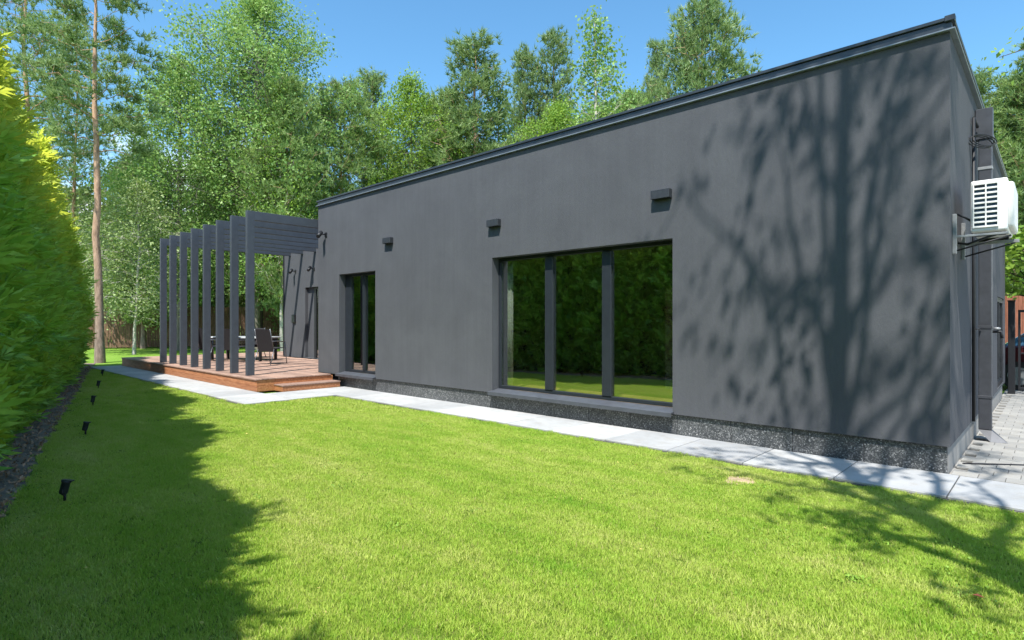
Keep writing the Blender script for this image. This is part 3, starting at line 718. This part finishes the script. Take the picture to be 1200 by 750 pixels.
def tree_meshes(name, seed, height, base, prof, nbr, rise, leaf, size, ncl, nlf, clr, tr=.18, curve=0., trunk_bend=.25, start=.35, droop=0., ends=None, topless=False, brr=.25, bend=None):
    """prof(t) crown radius for t 0..1 from crown base to top. Returns (wood mesh, crown mesh)"""
    rng = np.random.RandomState(seed)
    n = 14; zz = np.linspace(0, height*.985, n)
    bx = np.cumsum(rng.normal(size=n))*trunk_bend*.12; by = np.cumsum(rng.normal(size=n))*trunk_bend*.12
    bx -= bx[0]; by -= by[0]
    if bend: bx = bx+np.array([bend(z_) for z_ in zz])
    P = np.stack([bx, by, zz-.1], 1); rr = tr*(1-zz/height)**.8+.015
    rr[0] *= 1.25
    lines = [(P, rr)]; small = []; cl = []; cd = []
    for i in range(nbr):
        t = (i+rng.rand())/nbr; zb = base+t*(height-base)*.97
        R = prof(t)*(.7+.55*rng.rand()); th = i*2.39996+rng.normal()*.35
        c0 = np.array([np.interp(zb, zz, bx), np.interp(zb, zz, by), zb])
        dr = np.array([math.cos(th), math.sin(th), 0])
        up = rise*(.8+.4*rng.rand())
        tt = np.linspace(0, 1, 7)[:, None]
        Q = c0+dr*R*tt+np.array([0, 0, 1])*(R*up*(tt*(1-curve)+curve*tt**2))-np.array([0, 0, 1])*droop*R*tt**2
        Q[1:-1] += rng.normal(size=(5, 3))*R*.035
        if ends is None or True: lines.append((Q, np.linspace(max(.012, np.interp(zb, zz, rr)*brr), .008, 7)))
        m_ = max(2, int(ncl*(.35+.65*R/max(prof(.3), .1))))
        for q in range(m_):
            s_ = start+(1-start)*((q+rng.rand())/m_)**.8
            c = np.array([np.interp(s_, tt[:, 0], Q[:, j]) for j in range(3)])
            off = rng.normal(size=3)*R*.16; off[2] = off[2]*.6+abs(R)*.03
            e = c+off; small.append((np.stack([c, (c+e)/2+rng.normal(size=3)*.02, e]), np.array([.01, .008, .005])))
            cl.append(e); cd.append(unit((dr*.6+np.array([0, 0, .7])+off)[None])[0])
    if not topless:
        cl.append(P[-1]); cd.append(np.array([0, 0, 1.]))
    cl = np.array(cl); cd = np.array(cd)
    V1, F1 = tubes_np(lines, 7); V2, F2 = tubes_np(small, 3)
    wood = np_mesh(name+'_wood', np.concatenate([V1, V2]), np.concatenate([F1, F2+len(V1)]), True)
    if leaf == 'needle':
        k = np.repeat(np.arange(len(cl)), nlf); cc = cl[k]+rng.normal(size=(len(k), 3))*clr*[1, 1, .6]
        V, F = tufts_np(cc, cd[k]+[0, 0, .2], size, size*.16, rng, 9)
    else:
        k = np.repeat(np.arange(len(cl)), nlf); cc = cl[k]+rng.normal(size=(len(k), 3))*clr*[1, 1, .8]
        V, F = leaves_np(cc, size, rng, droop*1.2)
    return wood, np_mesh(name+'_crown', V, F)
def vary(me, m):
    c = me.copy(); c.materials.clear(); c.materials.append(m); return c
def tree(name, label, pair, loc, rz=0, sc=1, cat='tree', group=None, crown='crown', lean=(0, 0)):
    t = thing(name, label, cat, loc, rz, group)
    t.rotation_euler = (lean[0], lean[1], rz); t.scale = (sc, sc, sc) if not isinstance(sc, tuple) else sc
    link('trunk', pair[0], None, t); link(crown, pair[1], None, t)
    return t
def at(px, Z):                      # plan position that lies Z metres ahead of the camera under photo column px
    X = (px-600)/675*Z
    return (RX[0]*X+FW[0]*Z, RX[1]*X+FW[1]*Z, 0)
def kind(nm, leafm, barkm, **k):
    w_, c_ = tree_meshes(nm, **k); w_.materials.append(barkm); c_.materials.append(leafm); return (w_, c_)
rp = lambda a: (lambda t: a*max(.05, math.sin(PI*min(1, (t*.92+.10)))**.7*(1-.35*t)))       # rounded
cone = lambda a: (lambda t: a*(1.02-t)**.85)
flat = lambda a: (lambda t: a*(.55+.6*math.sin(PI*min(1, t*.85+.1)))*(1-.5*t**3))
K = {}
K['big'] = kind('big', M['birch_leaf'], M['grey_bark'], seed=11, height=20, base=2.5, prof=rp(4.6), nbr=130, rise=.75, leaf='leaf', size=.145, ncl=11, nlf=50, clr=.36, tr=.26)
K['round'] = kind('round', M['lime_leaf'], M['grey_bark'], seed=12, height=15, base=2, prof=rp(3.4), nbr=90, rise=.7, leaf='leaf', size=.14, ncl=10, nlf=46, clr=.33, tr=.18)
K['pale'] = kind('pale', M['pale_leaf'], M['birch_bark'], seed=13, height=9, base=1.6, prof=rp(2.4), nbr=75, rise=.8, leaf='leaf', size=.12, ncl=8, nlf=26, clr=.34, tr=.06, droop=.7)
K['pine'] = kind('pine', M['pine_leaf'], M['pine_bark'], seed=14, height=17, base=8.2, prof=flat(1.8), nbr=30, rise=.30, leaf='needle', size=.25, ncl=7, nlf=13, clr=.16, tr=.15, curve=.6, trunk_bend=.45, start=.45)
K['pine2'] = kind('pine2', M['pine_leaf'], M['pine_bark'], seed=21, height=18, base=8, prof=flat(2.6), nbr=48, rise=.35, leaf='needle', size=.25, ncl=9, nlf=8, clr=.28, tr=.17, curve=.6, trunk_bend=.4, start=.4)
K['cpine'] = kind('cpine', M['pine_warm'], M['pine_bark'], seed=15, height=16, base=1.6, prof=flat(2.6), nbr=90, rise=.6, leaf='needle', size=.32, ncl=9, nlf=10, clr=.28, tr=.17, curve=.7, start=.3)
K['cpine2'] = kind('cpine2', M['pine_leaf'], M['pine_bark'], seed=25, height=16, base=2.2, prof=(lambda t: 2.9*(1.03-t)**.62), nbr=62, rise=.75, leaf='needle', size=.32, ncl=8, nlf=9, clr=.24, tr=.16, curve=.8, start=.35)
K['slim'] = kind('slim', M['birch_leaf'], M['birch_bark'], seed=16, height=15, base=2.5, prof=cone(2.6), nbr=75, rise=1.1, leaf='leaf', size=.16, ncl=7, nlf=18, clr=.26, tr=.12)
K['bush'] = kind('bush', M['lime_leaf'], M['grey_bark'], seed=17, height=5, base=.3, prof=rp(2.2), nbr=60, rise=.6, leaf='leaf', size=.14, ncl=8, nlf=24, clr=.34, tr=.06)
K['spruce'] = kind('spruce', M['dark_leaf'], M['dark_bark'], seed=18, height=14, base=.6, prof=cone(2.8), nbr=110, rise=-.12, leaf='needle', size=.26, ncl=8, nlf=8, clr=.26, tr=.17, start=.15)
def alt(k, lm=None, bm=None):
    w_, c_ = K[k]; return (vary(w_, bm) if bm else w_, vary(c_, lm) if lm else c_)
K['big_dark'] = alt('big', M['pine_leaf']); K['bush_dark'] = alt('bush', M['birch_leaf']); K['bush_pale'] = alt('bush', M['pale_leaf'])
K['round_green'] = alt('round', M['birch_leaf']); K['cpine_dark'] = alt('cpine', M['pine_leaf']); K['slim_lime'] = alt('slim', M['lime_leaf'])

# named trees that the photograph lets one pick out: (kind, label, px, Z, height scale, width scale, rz, name)
HT = {'big': 20, 'round': 15, 'pale': 9, 'pine': 17, 'pine2': 18, 'cpine': 16, 'cpine2': 16, 'slim': 15, 'bush': 5, 'spruce': 14}
def place(kd, label, px, Z, topy, rz=0., wf=1., name='pine_tree', group=None, lean=(0, 0), cat='tree'):
    topz = H+(377.5-topy)/675*Z; sc = topz/HT[kd.split('_')[0]]
    return tree(name, label, K[kd], at(px, Z), rz, (sc*wf, sc*wf, sc), cat, group, 'crown', lean)
tree('pine_tree', 'tall pine with bare orange trunk standing behind the end of the hedge', K['pine'], at(117.5, 21.3), 2.0, (.95, .95, .93))
place('pine2', 'tall pine rising behind the hedge at the far left edge', 38, 25, -60, .6)
place('pine2', 'pine behind the hedge with a wide dark crown, between the two bare trunks', 84, 32, 30, 3.1, .75)
place('big', 'tallest broad leafy tree behind the pergola', 300, 31, -22, 0, 1.02, 'broadleaf_tree')
place('round_green', 'leafy tree with a ragged top just left of the tallest broad tree', 212, 31, 62, 1., .95, 'broadleaf_tree')
place('cpine_dark', 'shaded pine in the gap between the bare trunk and the leafy trees', 168, 33, 178, 1.5, 1.1)
place('cpine', 'bushy yellowish pine just right of the tallest broad tree', 402, 34, 100, 1.1, 1.0)
place('cpine2', 'narrow pine poking up over the left end of the roof', 437, 39, 84, 2.1, .9)
place('round', 'round leafy tree above the left part of the roof edge', 482, 36, 86, .4, .85, 'broadleaf_tree')
place('cpine2', 'pointed pine with the clearest conical top above the roof', 558, 36, 42, .9, 1.15)
place('cpine2', 'pine with a blunt dark tip right of the conical one', 615, 40, 58, 2.9, .8)
place('cpine2', 'tall thin pine tip just left of the slender birch', 648, 40, 36, 4.0, .75)
place('round', 'low yellow green leafy tree in front of the pines over the roof', 652, 32, 118, 1.7, .9, 'broadleaf_tree')
place('slim', 'slender birch with the highest wispy top over the middle of the roof', 702, 33, 8, .5, 1.0, 'birch_tree')
place('cpine2', 'thin pine tip right of the slender birch', 770, 40, 48, 5.0, .6)
place('cpine_dark', 'tall pine on the right above the roof, reaching the top of the photo', 826, 34, 2, .3, .85)
place('cpine2', 'pine peeping past the right corner of the roof', 1146, 30, 82, 1.3, .8)
place('cpine', 'bushy pine at the right edge of the photo', 1188, 30, 90, 2.3, 1.1)
place('cpine2', 'pine leaning in at the upper right edge', 1222, 28, 40, 3.3, 1.1)
tree('birch_tree', 'young pale birch with a crooked white stem behind the left end of the deck', K['pale'], at(157, 27), .5, (1.0, 1.0, .92))
place('slim_lime', 'thin tree with a pale bare trunk next to the terrace wall', 331, 29, 100, 2.2, .8, 'birch_tree')
K['dpine'] = alt('pine', M['pine_leaf'], M['dark_bark']); HT['dpine'] = 17
place('dpine', 'dark trunked pine seen between the posts above the table', 304, 33.5, 60, .2, 1.0)
place('cpine', 'pale green pine in front of the right side of the tallest broad tree', 338, 29.5, 92, 2.2, .75)
place('pale', 'pale drooping tree in the gap right of the bare pine trunk', 135, 34, 190, 2.2, 1.25, 'birch_tree')
place('cpine', 'broad pine between the round tree and the conical pine', 522, 38, 112, 2.5, 1.1)
place('slim', 'feathery birch tip between the conical pine and the blunt pine', 588, 37, 92, 1.5, .9, 'birch_tree')
place('cpine', 'low broad pine right of the slender birch, just above the roof', 742, 38, 112, 3.5, .8)
# the rest of the wood behind the fence, which nothing in the photo tells apart
rng = np.random.RandomState(5)
U = []
for i, px in enumerate(np.linspace(20, 372, 22)):
    kd = ['bush', 'round_green', 'bush_dark', 'pale', 'cpine_dark', 'bush_pale'][i % 6]
    ty = {'bush': 285, 'bush_dark': 300, 'bush_pale': 290, 'pale': 210, 'round_green': 165, 'cpine_dark': 175}[kd]+rng.randint(-25, 25)+(55 if px < 195 and kd[0] != 'b' else 0)
    U.append((kd, px+rng.uniform(-6, 6), rng.uniform(37, 46) if kd[0] != 'b' else rng.uniform(37, 41), ty))
for i, px in enumerate(np.linspace(385, 900, 20)):
    kd = ['cpine', 'round_green', 'cpine_dark', 'round', 'cpine2'][i % 5]
    ty = 245-(px-371)*.31+rng.randint(-28, 8)
    if px > 740: ty = 245-(px-371)*.293+10
    U.append((kd, px+rng.uniform(-8, 8), rng.uniform(40, 50), ty))
for i, px in enumerate(np.linspace(1125, 1260, 7)):
    U.append((['cpine_dark', 'round', 'cpine'][i % 3], px, rng.uniform(34, 42), 150+rng.randint(-30, 40)))
for kd, px, Z, ty in U:
    nm = 'pine_tree' if 'pine' in kd else ('shrub' if 'bush' in kd else 'broadleaf_tree')
    lb = {'pine_tree': 'green pine in the dense wood behind the house and fence', 'shrub': 'leafy shrub in the undergrowth behind the brown fence', 'broadleaf_tree': 'leafy tree in the dense wood behind the house and fence'}[nm]
    place(kd, lb, px, Z, ty, rng.uniform(0, 6), rng.uniform(.95, 1.2), nm, {'pine_tree': 'pines of the wood behind', 'shrub': 'shrubs behind the fence', 'broadleaf_tree': 'leafy trees of the wood behind'}[nm], cat='shrub' if nm == 'shrub' else 'tree')
# far mass of the wood closing the view
ft = []; fr = np.random.RandomState(9)
for (p0, p1, n_, top) in ((-40, 900, 60, 9.5), (1060, 1320, 16, 8)):
    for i in range(n_):
        px = p0+(p1-p0)*(i+fr.rand())/n_; x, y, _ = at(px, fr.uniform(54, 64))
        hh = top*fr.uniform(.75, 1.15); m_ = 520
        c = np.stack([fr.normal(size=m_)*1.7+x, fr.normal(size=m_)*1.7+y, hh*fr.rand(m_)**.8], 1); ft.append(c)
ft = np.concatenate(ft); V, F = leaves_np(ft, .75, fr)
tag(link('distant_wood', np_mesh('distant_wood', V, F), M['birch_leaf']), 'far dense wood closing the view behind the garden', 'wood', kind='stuff')

# tree that throws the big branchy shadow on the front wall (stands right of and behind the camera)
K['shade'] = kind('shade', M['birch_leaf'], M['grey_bark'], seed=31, height=18, base=3.2, prof=flat(1.65), nbr=50, rise=1.5, leaf='leaf', size=.12, ncl=6, nlf=11, clr=.10, tr=.155, trunk_bend=.25, start=.25, brr=.44, bend=(lambda z: -.105*min(z, 9.)+.02*max(0, z-9)))
tree('broadleaf_tree', 'tall open branched tree beside the lawn whose shadow falls on the front wall', K['shade'], (1.62, 2.05, 0), 0, 1)
# tree at the right whose twigs reach into the frame
K['side'] = kind('side', M['lime_leaf'], M['dark_bark'], seed=33, height=9, base=4.2, prof=flat(2.7), nbr=16, rise=.30, leaf='leaf', size=.085, ncl=7, nlf=26, clr=.14, tr=.11, start=.6)
tree('broadleaf_tree', 'leafy tree just outside the right edge whose twigs reach over the driveway', K['side'], (2.2, 12.2, 0), 1.2, 1)
K['gate'] = kind('gate', M['lime_leaf'], M['dark_bark'], seed=35, height=3.3, base=1.9, prof=rp(.9), nbr=26, rise=.5, leaf='leaf', size=.13, ncl=5, nlf=12, clr=.13, tr=.04, start=.2)
tree('sapling', 'small bright green tree by the black gate', K['gate'], at(1212, 11.6), 0, 1)

# trees behind the hedge: they close the reflections and the left edge
for i, (x, y, kd, s_) in enumerate(((-17, -10, 'round_green', .55), (-12.5, -11, 'spruce', .5), (-8.5, -12.5, 'round', .55), (-4, -12, 'cpine_dark', .45), (2, -13, 'round_green', .5), (8, -12, 'spruce', .5), (-22, -8, 'cpine_dark', .5))):
    tree('garden_tree', 'tree standing beyond the thuja hedge on the left of the lawn', K[kd], (x, y, 0), i*1.1, s_, 'tree', 'trees beyond the hedge')

# ------------------------------------------------------------------ hedge
def thuja_rad(z, th, hgt, rad, seed):
    r = rad*np.clip((hgt-z)/(hgt*.60), 0, 1)**.88*(.66+.38*np.clip(z/1.6, 0, 1))
    return r*(1+.10*np.sin(3*th+z*2.2+seed)+.06*np.sin(z*6+th*5))+.03
def thuja_mesh(seed, hgt, rad, ncl):
    """clumps of flat fanned sprays hung on the surface of a tapering column"""
    rg = np.random.RandomState(seed)
    z = .10+(hgt-.10)*rg.rand(ncl)**1.08; th = rg.rand(ncl)*2*PI
    out = np.stack([np.cos(th), np.sin(th), np.zeros(ncl)], 1)
    r = thuja_rad(z, th, hgt, rad, seed)*(1-.50*rg.rand(ncl)**1.1)+.16*(rg.rand(ncl) < .25)*rg.rand(ncl)
    hole = np.sin(4*th+2.3*z+seed)*np.sin(5.7*z-3*th+2*seed)
    r = np.maximum(r-.17*(hole > .42)-.05*(hole > .2), .02)
    cc = out*r[:, None]; cc[:, 2] = z
    cax = unit(out*.8+np.array([0, 0, .55])+rg.normal(size=(ncl, 3))*.35); csz = .10+.11*rg.rand(ncl)
    per = 10; k = np.repeat(np.arange(ncl), per); nsp = len(k)
    off = rg.normal(size=(nsp, 3))*csz[k][:, None]*[.55, .55, .6]
    Cn = cc[k]+off; Cn[:, 2] = np.maximum(Cn[:, 2], .02)
    ax = unit(cax[k]*.9+off*3.2+rg.normal(size=(nsp, 3))*.30)
    b_ = unit(np.cross(ax, unit(rg.normal(size=(nsp, 3))+np.cross(out[k], [0, 0, 1.])*.4)))
    s = (.10+.15*rg.rand(nsp)**1.3); Vs = []; kk = 5
    for j, ang in enumerate(np.linspace(-.95, .95, kk)):
        d = ax*math.cos(ang)+b_*math.sin(ang); p = -ax*math.sin(ang)+b_*math.cos(ang)
        l = (s*(1-.35*abs(ang)))[:, None]; w_ = l*.115
        base = Cn+ax*l*.12*(kk//2-abs(j-kk//2)); nn = np.cross(d, p)*l*.10
        Vs.append(np.stack([base, base+d*l*.55+p*w_+nn, base+d*l, base+d*l*.55-p*w_+nn], 1))
    V = np.stack(Vs, 1).reshape(-1, 3); F = np.arange(len(V)).reshape(-1, 4)
    return np_mesh('thuja_foliage', V, F)
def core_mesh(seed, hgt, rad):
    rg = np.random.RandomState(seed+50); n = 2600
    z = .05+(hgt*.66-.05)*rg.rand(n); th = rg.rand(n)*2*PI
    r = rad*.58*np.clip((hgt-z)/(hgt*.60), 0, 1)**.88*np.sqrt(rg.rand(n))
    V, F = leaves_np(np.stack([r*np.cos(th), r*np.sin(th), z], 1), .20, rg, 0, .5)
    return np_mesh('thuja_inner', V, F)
TH = []
for s_, hh in ((1, 5.3), (2, 4.9), (3, 5.7), (4, 5.1)):
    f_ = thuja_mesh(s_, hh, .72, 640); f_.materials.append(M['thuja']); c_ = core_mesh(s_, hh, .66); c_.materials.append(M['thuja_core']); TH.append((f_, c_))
b = MB(); b.tube([(0, 0, -.1), (.01, 0, 2), (0, .01, 4.2)], [.06, .045, .01], 7); thw = b.mesh('trunk'); thw.materials.append(M['dark_bark'])
hedge = thing('thuja_hedge', 'tall dense green thuja hedge along the left side of the lawn', 'hedge', (A[0], A[1], 0))
ar = np.random.RandomState(3)
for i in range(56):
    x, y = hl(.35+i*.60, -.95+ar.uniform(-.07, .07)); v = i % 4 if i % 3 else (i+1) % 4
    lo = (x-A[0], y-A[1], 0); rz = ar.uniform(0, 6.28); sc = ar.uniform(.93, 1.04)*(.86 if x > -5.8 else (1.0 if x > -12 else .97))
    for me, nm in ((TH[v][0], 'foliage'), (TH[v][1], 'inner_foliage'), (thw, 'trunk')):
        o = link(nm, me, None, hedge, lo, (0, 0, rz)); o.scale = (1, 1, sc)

lr = np.random.RandomState(8); n_ = 5200
sl_ = lr.rand(n_)*26; ol = -lr.rand(n_)**1.3*.75+.02
C_ = A[None]+HD[None]*sl_[:, None]+HN[None]*ol[:, None]
V, F = leaves_np(np.column_stack([C_, .028+.02*lr.rand(n_)]), .045, lr, 0, .45)
tag(link('bark_litter', np_mesh('bark_litter', V, F), simple('litter', (.30, .21, .14), .9, 0, .1, 7, .5, .1)), 'brown bark crumbs and dry needles on the bed under the hedge', 'litter', kind='stuff')
# ------------------------------------------------------------------ fence, gate, car
def fence(name, p0, p1, hgt, m, label, bw=.13):
    p0 = np.array(p0[:2]); p1 = np.array(p1[:2]); Ln = np.linalg.norm(p1-p0); ang = math.atan2(*(p1-p0)[::-1])
    t = thing(name, label, 'fence', (p0[0], p0[1], 0), ang)
    b = MB(); n = int(Ln/bw); rr_ = random.Random(3)
    for i in range(n):
        h_ = hgt+rr_.uniform(-.02, .02); yy = rr_.uniform(-.008, .008)
        b.box(i*bw+.006, (i+1)*bw-.006, yy, yy+.022, .05, h_)
    o = b.build('boards', m, t); o['kind'] = 'stuff'
    b = MB(); b.box(0, Ln, .035, .075, .5, .58); b.box(0, Ln, .035, .075, 1.8, 1.88); b.build('rail', m, t)
    for i in range(int(Ln/2.5)+1):
        b = MB(); b.box(i*2.5-.04, i*2.5+.04, .078, .15, 0, hgt-.05); b.build('fence_post', M['black'], t)
fence('timber_fence', at(60, 31.5), at(420, 39), 2.42, M['fencewood'], 'brown upright board fence behind the deck and young birch')
fence('timber_fence', at(1120, 22), at(1290, 22), 2.5, M['fence2'], 'reddish board fence behind the parked car', .16)

gt = thing('driveway_gate', 'black metal driveway gate with upright post and bars', 'gate', (-.66, 15.65, 0))
b = MB(); b.box(-.055, .055, -.055, .055, 0, 1.92, .006); b.build('gate_post', M['black'], gt)
b = MB(); b.box(-.065, .065, -.065, .065, 1.921, 1.95, .006); b.build('post_cap', M['black'], gt)
b = MB(); b.box(.10, 3.0, -.02, .02, 1.70, 1.75, .003); b.box(.10, 3.0, -.02, .02, .12, .17, .003); b.box(.10, .14, -.021, .021, .171, 1.699, .003); b.build('gate_frame', M['black'], gt)
for z in (.5, .85, 1.2):
    b = MB(); b.box(.141, 3.0, -.015, .015, z, z+.03, .003); b.build('bar', M['black'], gt)

def make_car():
    t = thing('parked_car', 'dark car with sky reflection painted blue on its windows parked behind the black gate at the right edge', 'car', (.75, 17.6, 0), 0)
    paint = simple('car_paint', (.10, .022, .025), .2, .3, .6, 4, .08, .02); glassc = simple('car_glass', (.08, .22, .38), .08, .3, .8, 3, .1, 0)  # glass base colour holds the blue of the reflected sky
    # side silhouette (length along x), lofted across the width with tumblehome
    low = [(-2.1, .35), (-2.15, .62), (-2.08, .88), (-1.55, .98), (1.0, .96), (1.75, .86), (2.12, .72), (2.15, .40), (2.05, .25), (-2.0, .25)]
    def loft(profs):
        b = MB(); rings = [[b.bm.verts.new((x, y, z)) for x, z in pr_] for y, pr_ in profs]
        n = len(rings[0])
        for Aa, Bb in zip(rings, rings[1:]):
            for i in range(n): f = b.bm.faces.new((Aa[i], Aa[(i+1) % n], Bb[(i+1) % n], Bb[i])); f.smooth = True
        b.bm.faces.new(rings[0][::-1]); b.bm.faces.new(rings[-1]); return b
    sh = lambda pr_, k, dz=0: [(x*k, z+dz if z > .6 else z) for x, z in pr_]
    b = loft([(-.86, sh(low, .97, -.04)), (-.82, low), (.82, low), (.86, sh(low, .97, -.04))]); b.build('body', paint, t)
    top = [(-1.75, .96), (-1.15, 1.40), (-.3, 1.46), (.35, 1.38), (1.15, .95)]
    b = loft([(-.74, sh(top, .96, 0)), (-.62, [(x, z+.0) for x, z in top]), (.62, top), (.74, sh(top, .96, 0))]); b.build('cabin_glass', glassc, t)
    roof = [(-1.2, 1.39), (-.3, 1.475), (.38, 1.395), (.33, 1.36), (-.3, 1.42), (-1.15, 1.35)]
    b = loft([(-.66, roof), (.66, roof)]); b.build('roof', paint, t)
    for sx in (-1.35, 1.35):
        for sy in (-1, 1):
            b = MB(); b.tube([(sx, sy*.70, .32), (sx, sy*.89, .32)], .32, 24); wo = b.build('wheel', simple('tyre_rubber', (.02, .02, .02), .85) if 'tyre_rubber' not in bpy.data.materials else bpy.data.materials['tyre_rubber'], t)
            b = MB(); b.tube([(sx, sy*.891, .32), (sx, sy*.90, .32)], .20, 16); b.build('rim', M['bracket'], wo)
    for sy in (-1, 1):
        b = MB(); b.box(-2.19, -2.0, sy*.62-.16, sy*.62+.16, .70, .86, .02); b.build('tail_light', simple('red_lens', (.45, .03, .02), .2), t)
        b = MB(); b.box(1.98, 2.16, sy*.6-.17, sy*.6+.17, .60, .72, .02); b.build('headlight', M['white'], t)
    b = MB(); b.box(-1.8, 1.9, -.885, -.862, .42, .5, .004); b.build('trim_strip', M['white'], t)
    return t
car = make_car(); car.rotation_euler = (0, 0, -.25)
wx, wy, _ = at(1194, 12.6); ca, sa = math.cos(-.25), math.sin(-.25)
car.location = (wx-(-1.35*ca+.88*sa), wy-(-1.35*sa-.88*ca), 0)

# ------------------------------------------------------------------ grass blades on the lawn
def blade_patch(seed, n, size, hgt, wid):
    rg = np.random.RandomState(seed)
    p = np.stack([(rg.rand(n)-.5)*size, (rg.rand(n)-.5)*size, np.zeros(n)], 1)
    th = rg.rand(n)*2*PI; q = np.stack([np.cos(th), np.sin(th), np.zeros(n)], 1)
    h_ = hgt*(.55+.75*rg.rand(n, 1)); w_ = wid*(.7+.6*rg.rand(n, 1))
    ph = rg.rand(n)*2*PI; ln = np.stack([np.cos(ph), np.sin(ph), np.zeros(n)], 1)*h_*(.15+.75*rg.rand(n, 1))
    up = np.array([0, 0, 1.])
    V = np.stack([p-q*w_*.5, p+q*w_*.5, p+ln*.35+up*h_*.6+q*w_*.42, p+ln*.35+up*h_*.6-q*w_*.42, p+ln+up*h_], 1).reshape(-1, 3)
    i = np.arange(n)[:, None]*5
    return np_mesh('grass_tuft', V, [i+np.array([[0, 1, 2, 3]]), i+np.array([[3, 2, 4]])])
def inside(pts, poly_, marg):
    poly_ = np.array(poly_); n = len(poly_); res = np.ones(len(pts), bool)
    c = np.zeros(len(pts), bool); dmin = np.full(len(pts), 1e9)
    for i in range(n):
        a, b_ = poly_[i], poly_[(i+1) % n]
        cond = ((a[1] > pts[:, 1]) != (b_[1] > pts[:, 1])) & (pts[:, 0] < (b_[0]-a[0])*(pts[:, 1]-a[1])/(b_[1]-a[1]+1e-12)+a[0]); c ^= cond
        ab = b_-a; t = np.clip(((pts-a)@ab)/(ab@ab), 0, 1); d = np.linalg.norm(pts-(a+t[:, None]*ab), axis=1); dmin = np.minimum(dmin, d)
    return c & (dmin > marg)
gr = np.random.RandomState(4)
def scatter(cell, marg, zr):
    xs = np.arange(-23.6, 3.5, cell); ys = np.arange(-3.5, 6.2, cell)
    G = np.stack(np.meshgrid(xs, ys), -1).reshape(-1, 2)+gr.uniform(-.25, .25, (len(xs)*len(ys), 2))*cell
    Zc = G@np.array(FW); Xc = G@np.array(RX)
    ok = inside(G, lawn_pts, marg) & (Zc > zr[0]) & (Zc < zr[1]) & (np.abs(Xc) < Zc*.93+.6)
    ok &= np.linalg.norm((G-np.array([-2.17, 5.42]))/[1, 1.2], axis=1) > .10+marg*.5
    return G[ok]
def lawn_object(name, G, protos, zoff=.0):
    coll = bpy.data.collections.new(name+'_protos')
    for i, me in enumerate(protos):
        me.materials.append(M['grass']); coll.objects.link(bpy.data.objects.new('tuft', me))
    me = bpy.data.meshes.new(name); me.from_pydata([(x, y, zoff) for x, y in G], [], []); me.update()
    o = link(name, me, M['grass']); o['kind'] = 'stuff'
    tag(o, 'short mown sunlit grass of the lawn', 'grass', kind='stuff')
    ng = bpy.data.node_groups.new(name, 'GeometryNodeTree')
    ng.interface.new_socket('Geometry', in_out='INPUT', socket_type='NodeSocketGeometry'); ng.interface.new_socket('Geometry', in_out='OUTPUT', socket_type='NodeSocketGeometry')
    gi = ng.nodes.new('NodeGroupInput'); go = ng.nodes.new('NodeGroupOutput')
    ci = ng.nodes.new('GeometryNodeCollectionInfo'); ci.inputs['Collection'].default_value = coll; ci.inputs['Separate Children'].default_value = True; ci.inputs['Reset Children'].default_value = True
    ip = ng.nodes.new('GeometryNodeInstanceOnPoints'); ip.inputs['Pick Instance'].default_value = True
    rv = ng.nodes.new('FunctionNodeRandomValue'); rv.data_type = 'FLOAT_VECTOR'; rv.inputs[1].default_value = (.06, .06, 6.283); rv.inputs[0].default_value = (-.06, -.06, 0)
    rv2 = ng.nodes.new('FunctionNodeRandomValue'); rv2.data_type = 'FLOAT'; rv2.inputs[2].default_value = .8; rv2.inputs[3].default_value = 1.25; rv2.inputs['Seed'].default_value = 5
    l_ = ng.links.new
    l_(gi.outputs[0], ip.inputs['Points']); l_(ci.outputs[0], ip.inputs['Instance']); l_(rv.outputs[0], ip.inputs['Rotation']); l_(rv2.outputs[1], ip.inputs['Scale']); l_(ip.outputs[0], go.inputs[0])
    md = o.modifiers.new('scatter', 'NODES'); md.node_group = ng
    return o
near = scatter(.115, .055, (1.8, 9.5))
lawn_object('grass', near, [blade_patch(i, 430, .17, .022, .0030) for i in range(5)], .002)
far = scatter(.17, .08, (9.5, 24))
lawn_object('grass', far, [blade_patch(20+i, 280, .25, .024, .0055) for i in range(4)], .002)
cl = np.random.RandomState(12); P = []
for q in range(85):
    c = gr.uniform([-14, -.5], [0, 6]); m_ = cl.randint(25, 130); P.append(np.column_stack([cl.normal(size=(m_, 2))*cl.uniform(.04, .16)+c, .014+.014*cl.rand(m_)]))
P = np.concatenate(P); P = P[inside(P[:, :2], lawn_pts, .08)]
V, F = leaves_np(P, .016, cl, 0, .8)
tag(link('clover', np_mesh('clover', V, F), simple('clover_green', (.16, .27, .035), .6, 0, .2, 9, .4, 0)), 'small clover patches in the mown lawn', 'clover', kind='stuff')
P = cl.uniform([-14, -.6], [0, 6], (90, 2)); P = P[inside(P, lawn_pts, .1)]
V, F = leaves_np(np.column_stack([P, .024+.006*cl.rand(len(P))]), .024, cl, 0, .6)
tag(link('leaf_litter', np_mesh('leaf_litter', V, F), simple('dry_leaf', (.48, .40, .12), .7, 0, .2, 5, .4, 0)), 'tiny yellow dry leaves scattered over the lawn', 'leaf litter', kind='stuff')
# straggling blades softening the paving edge
print('tufts', len(near), len(far))
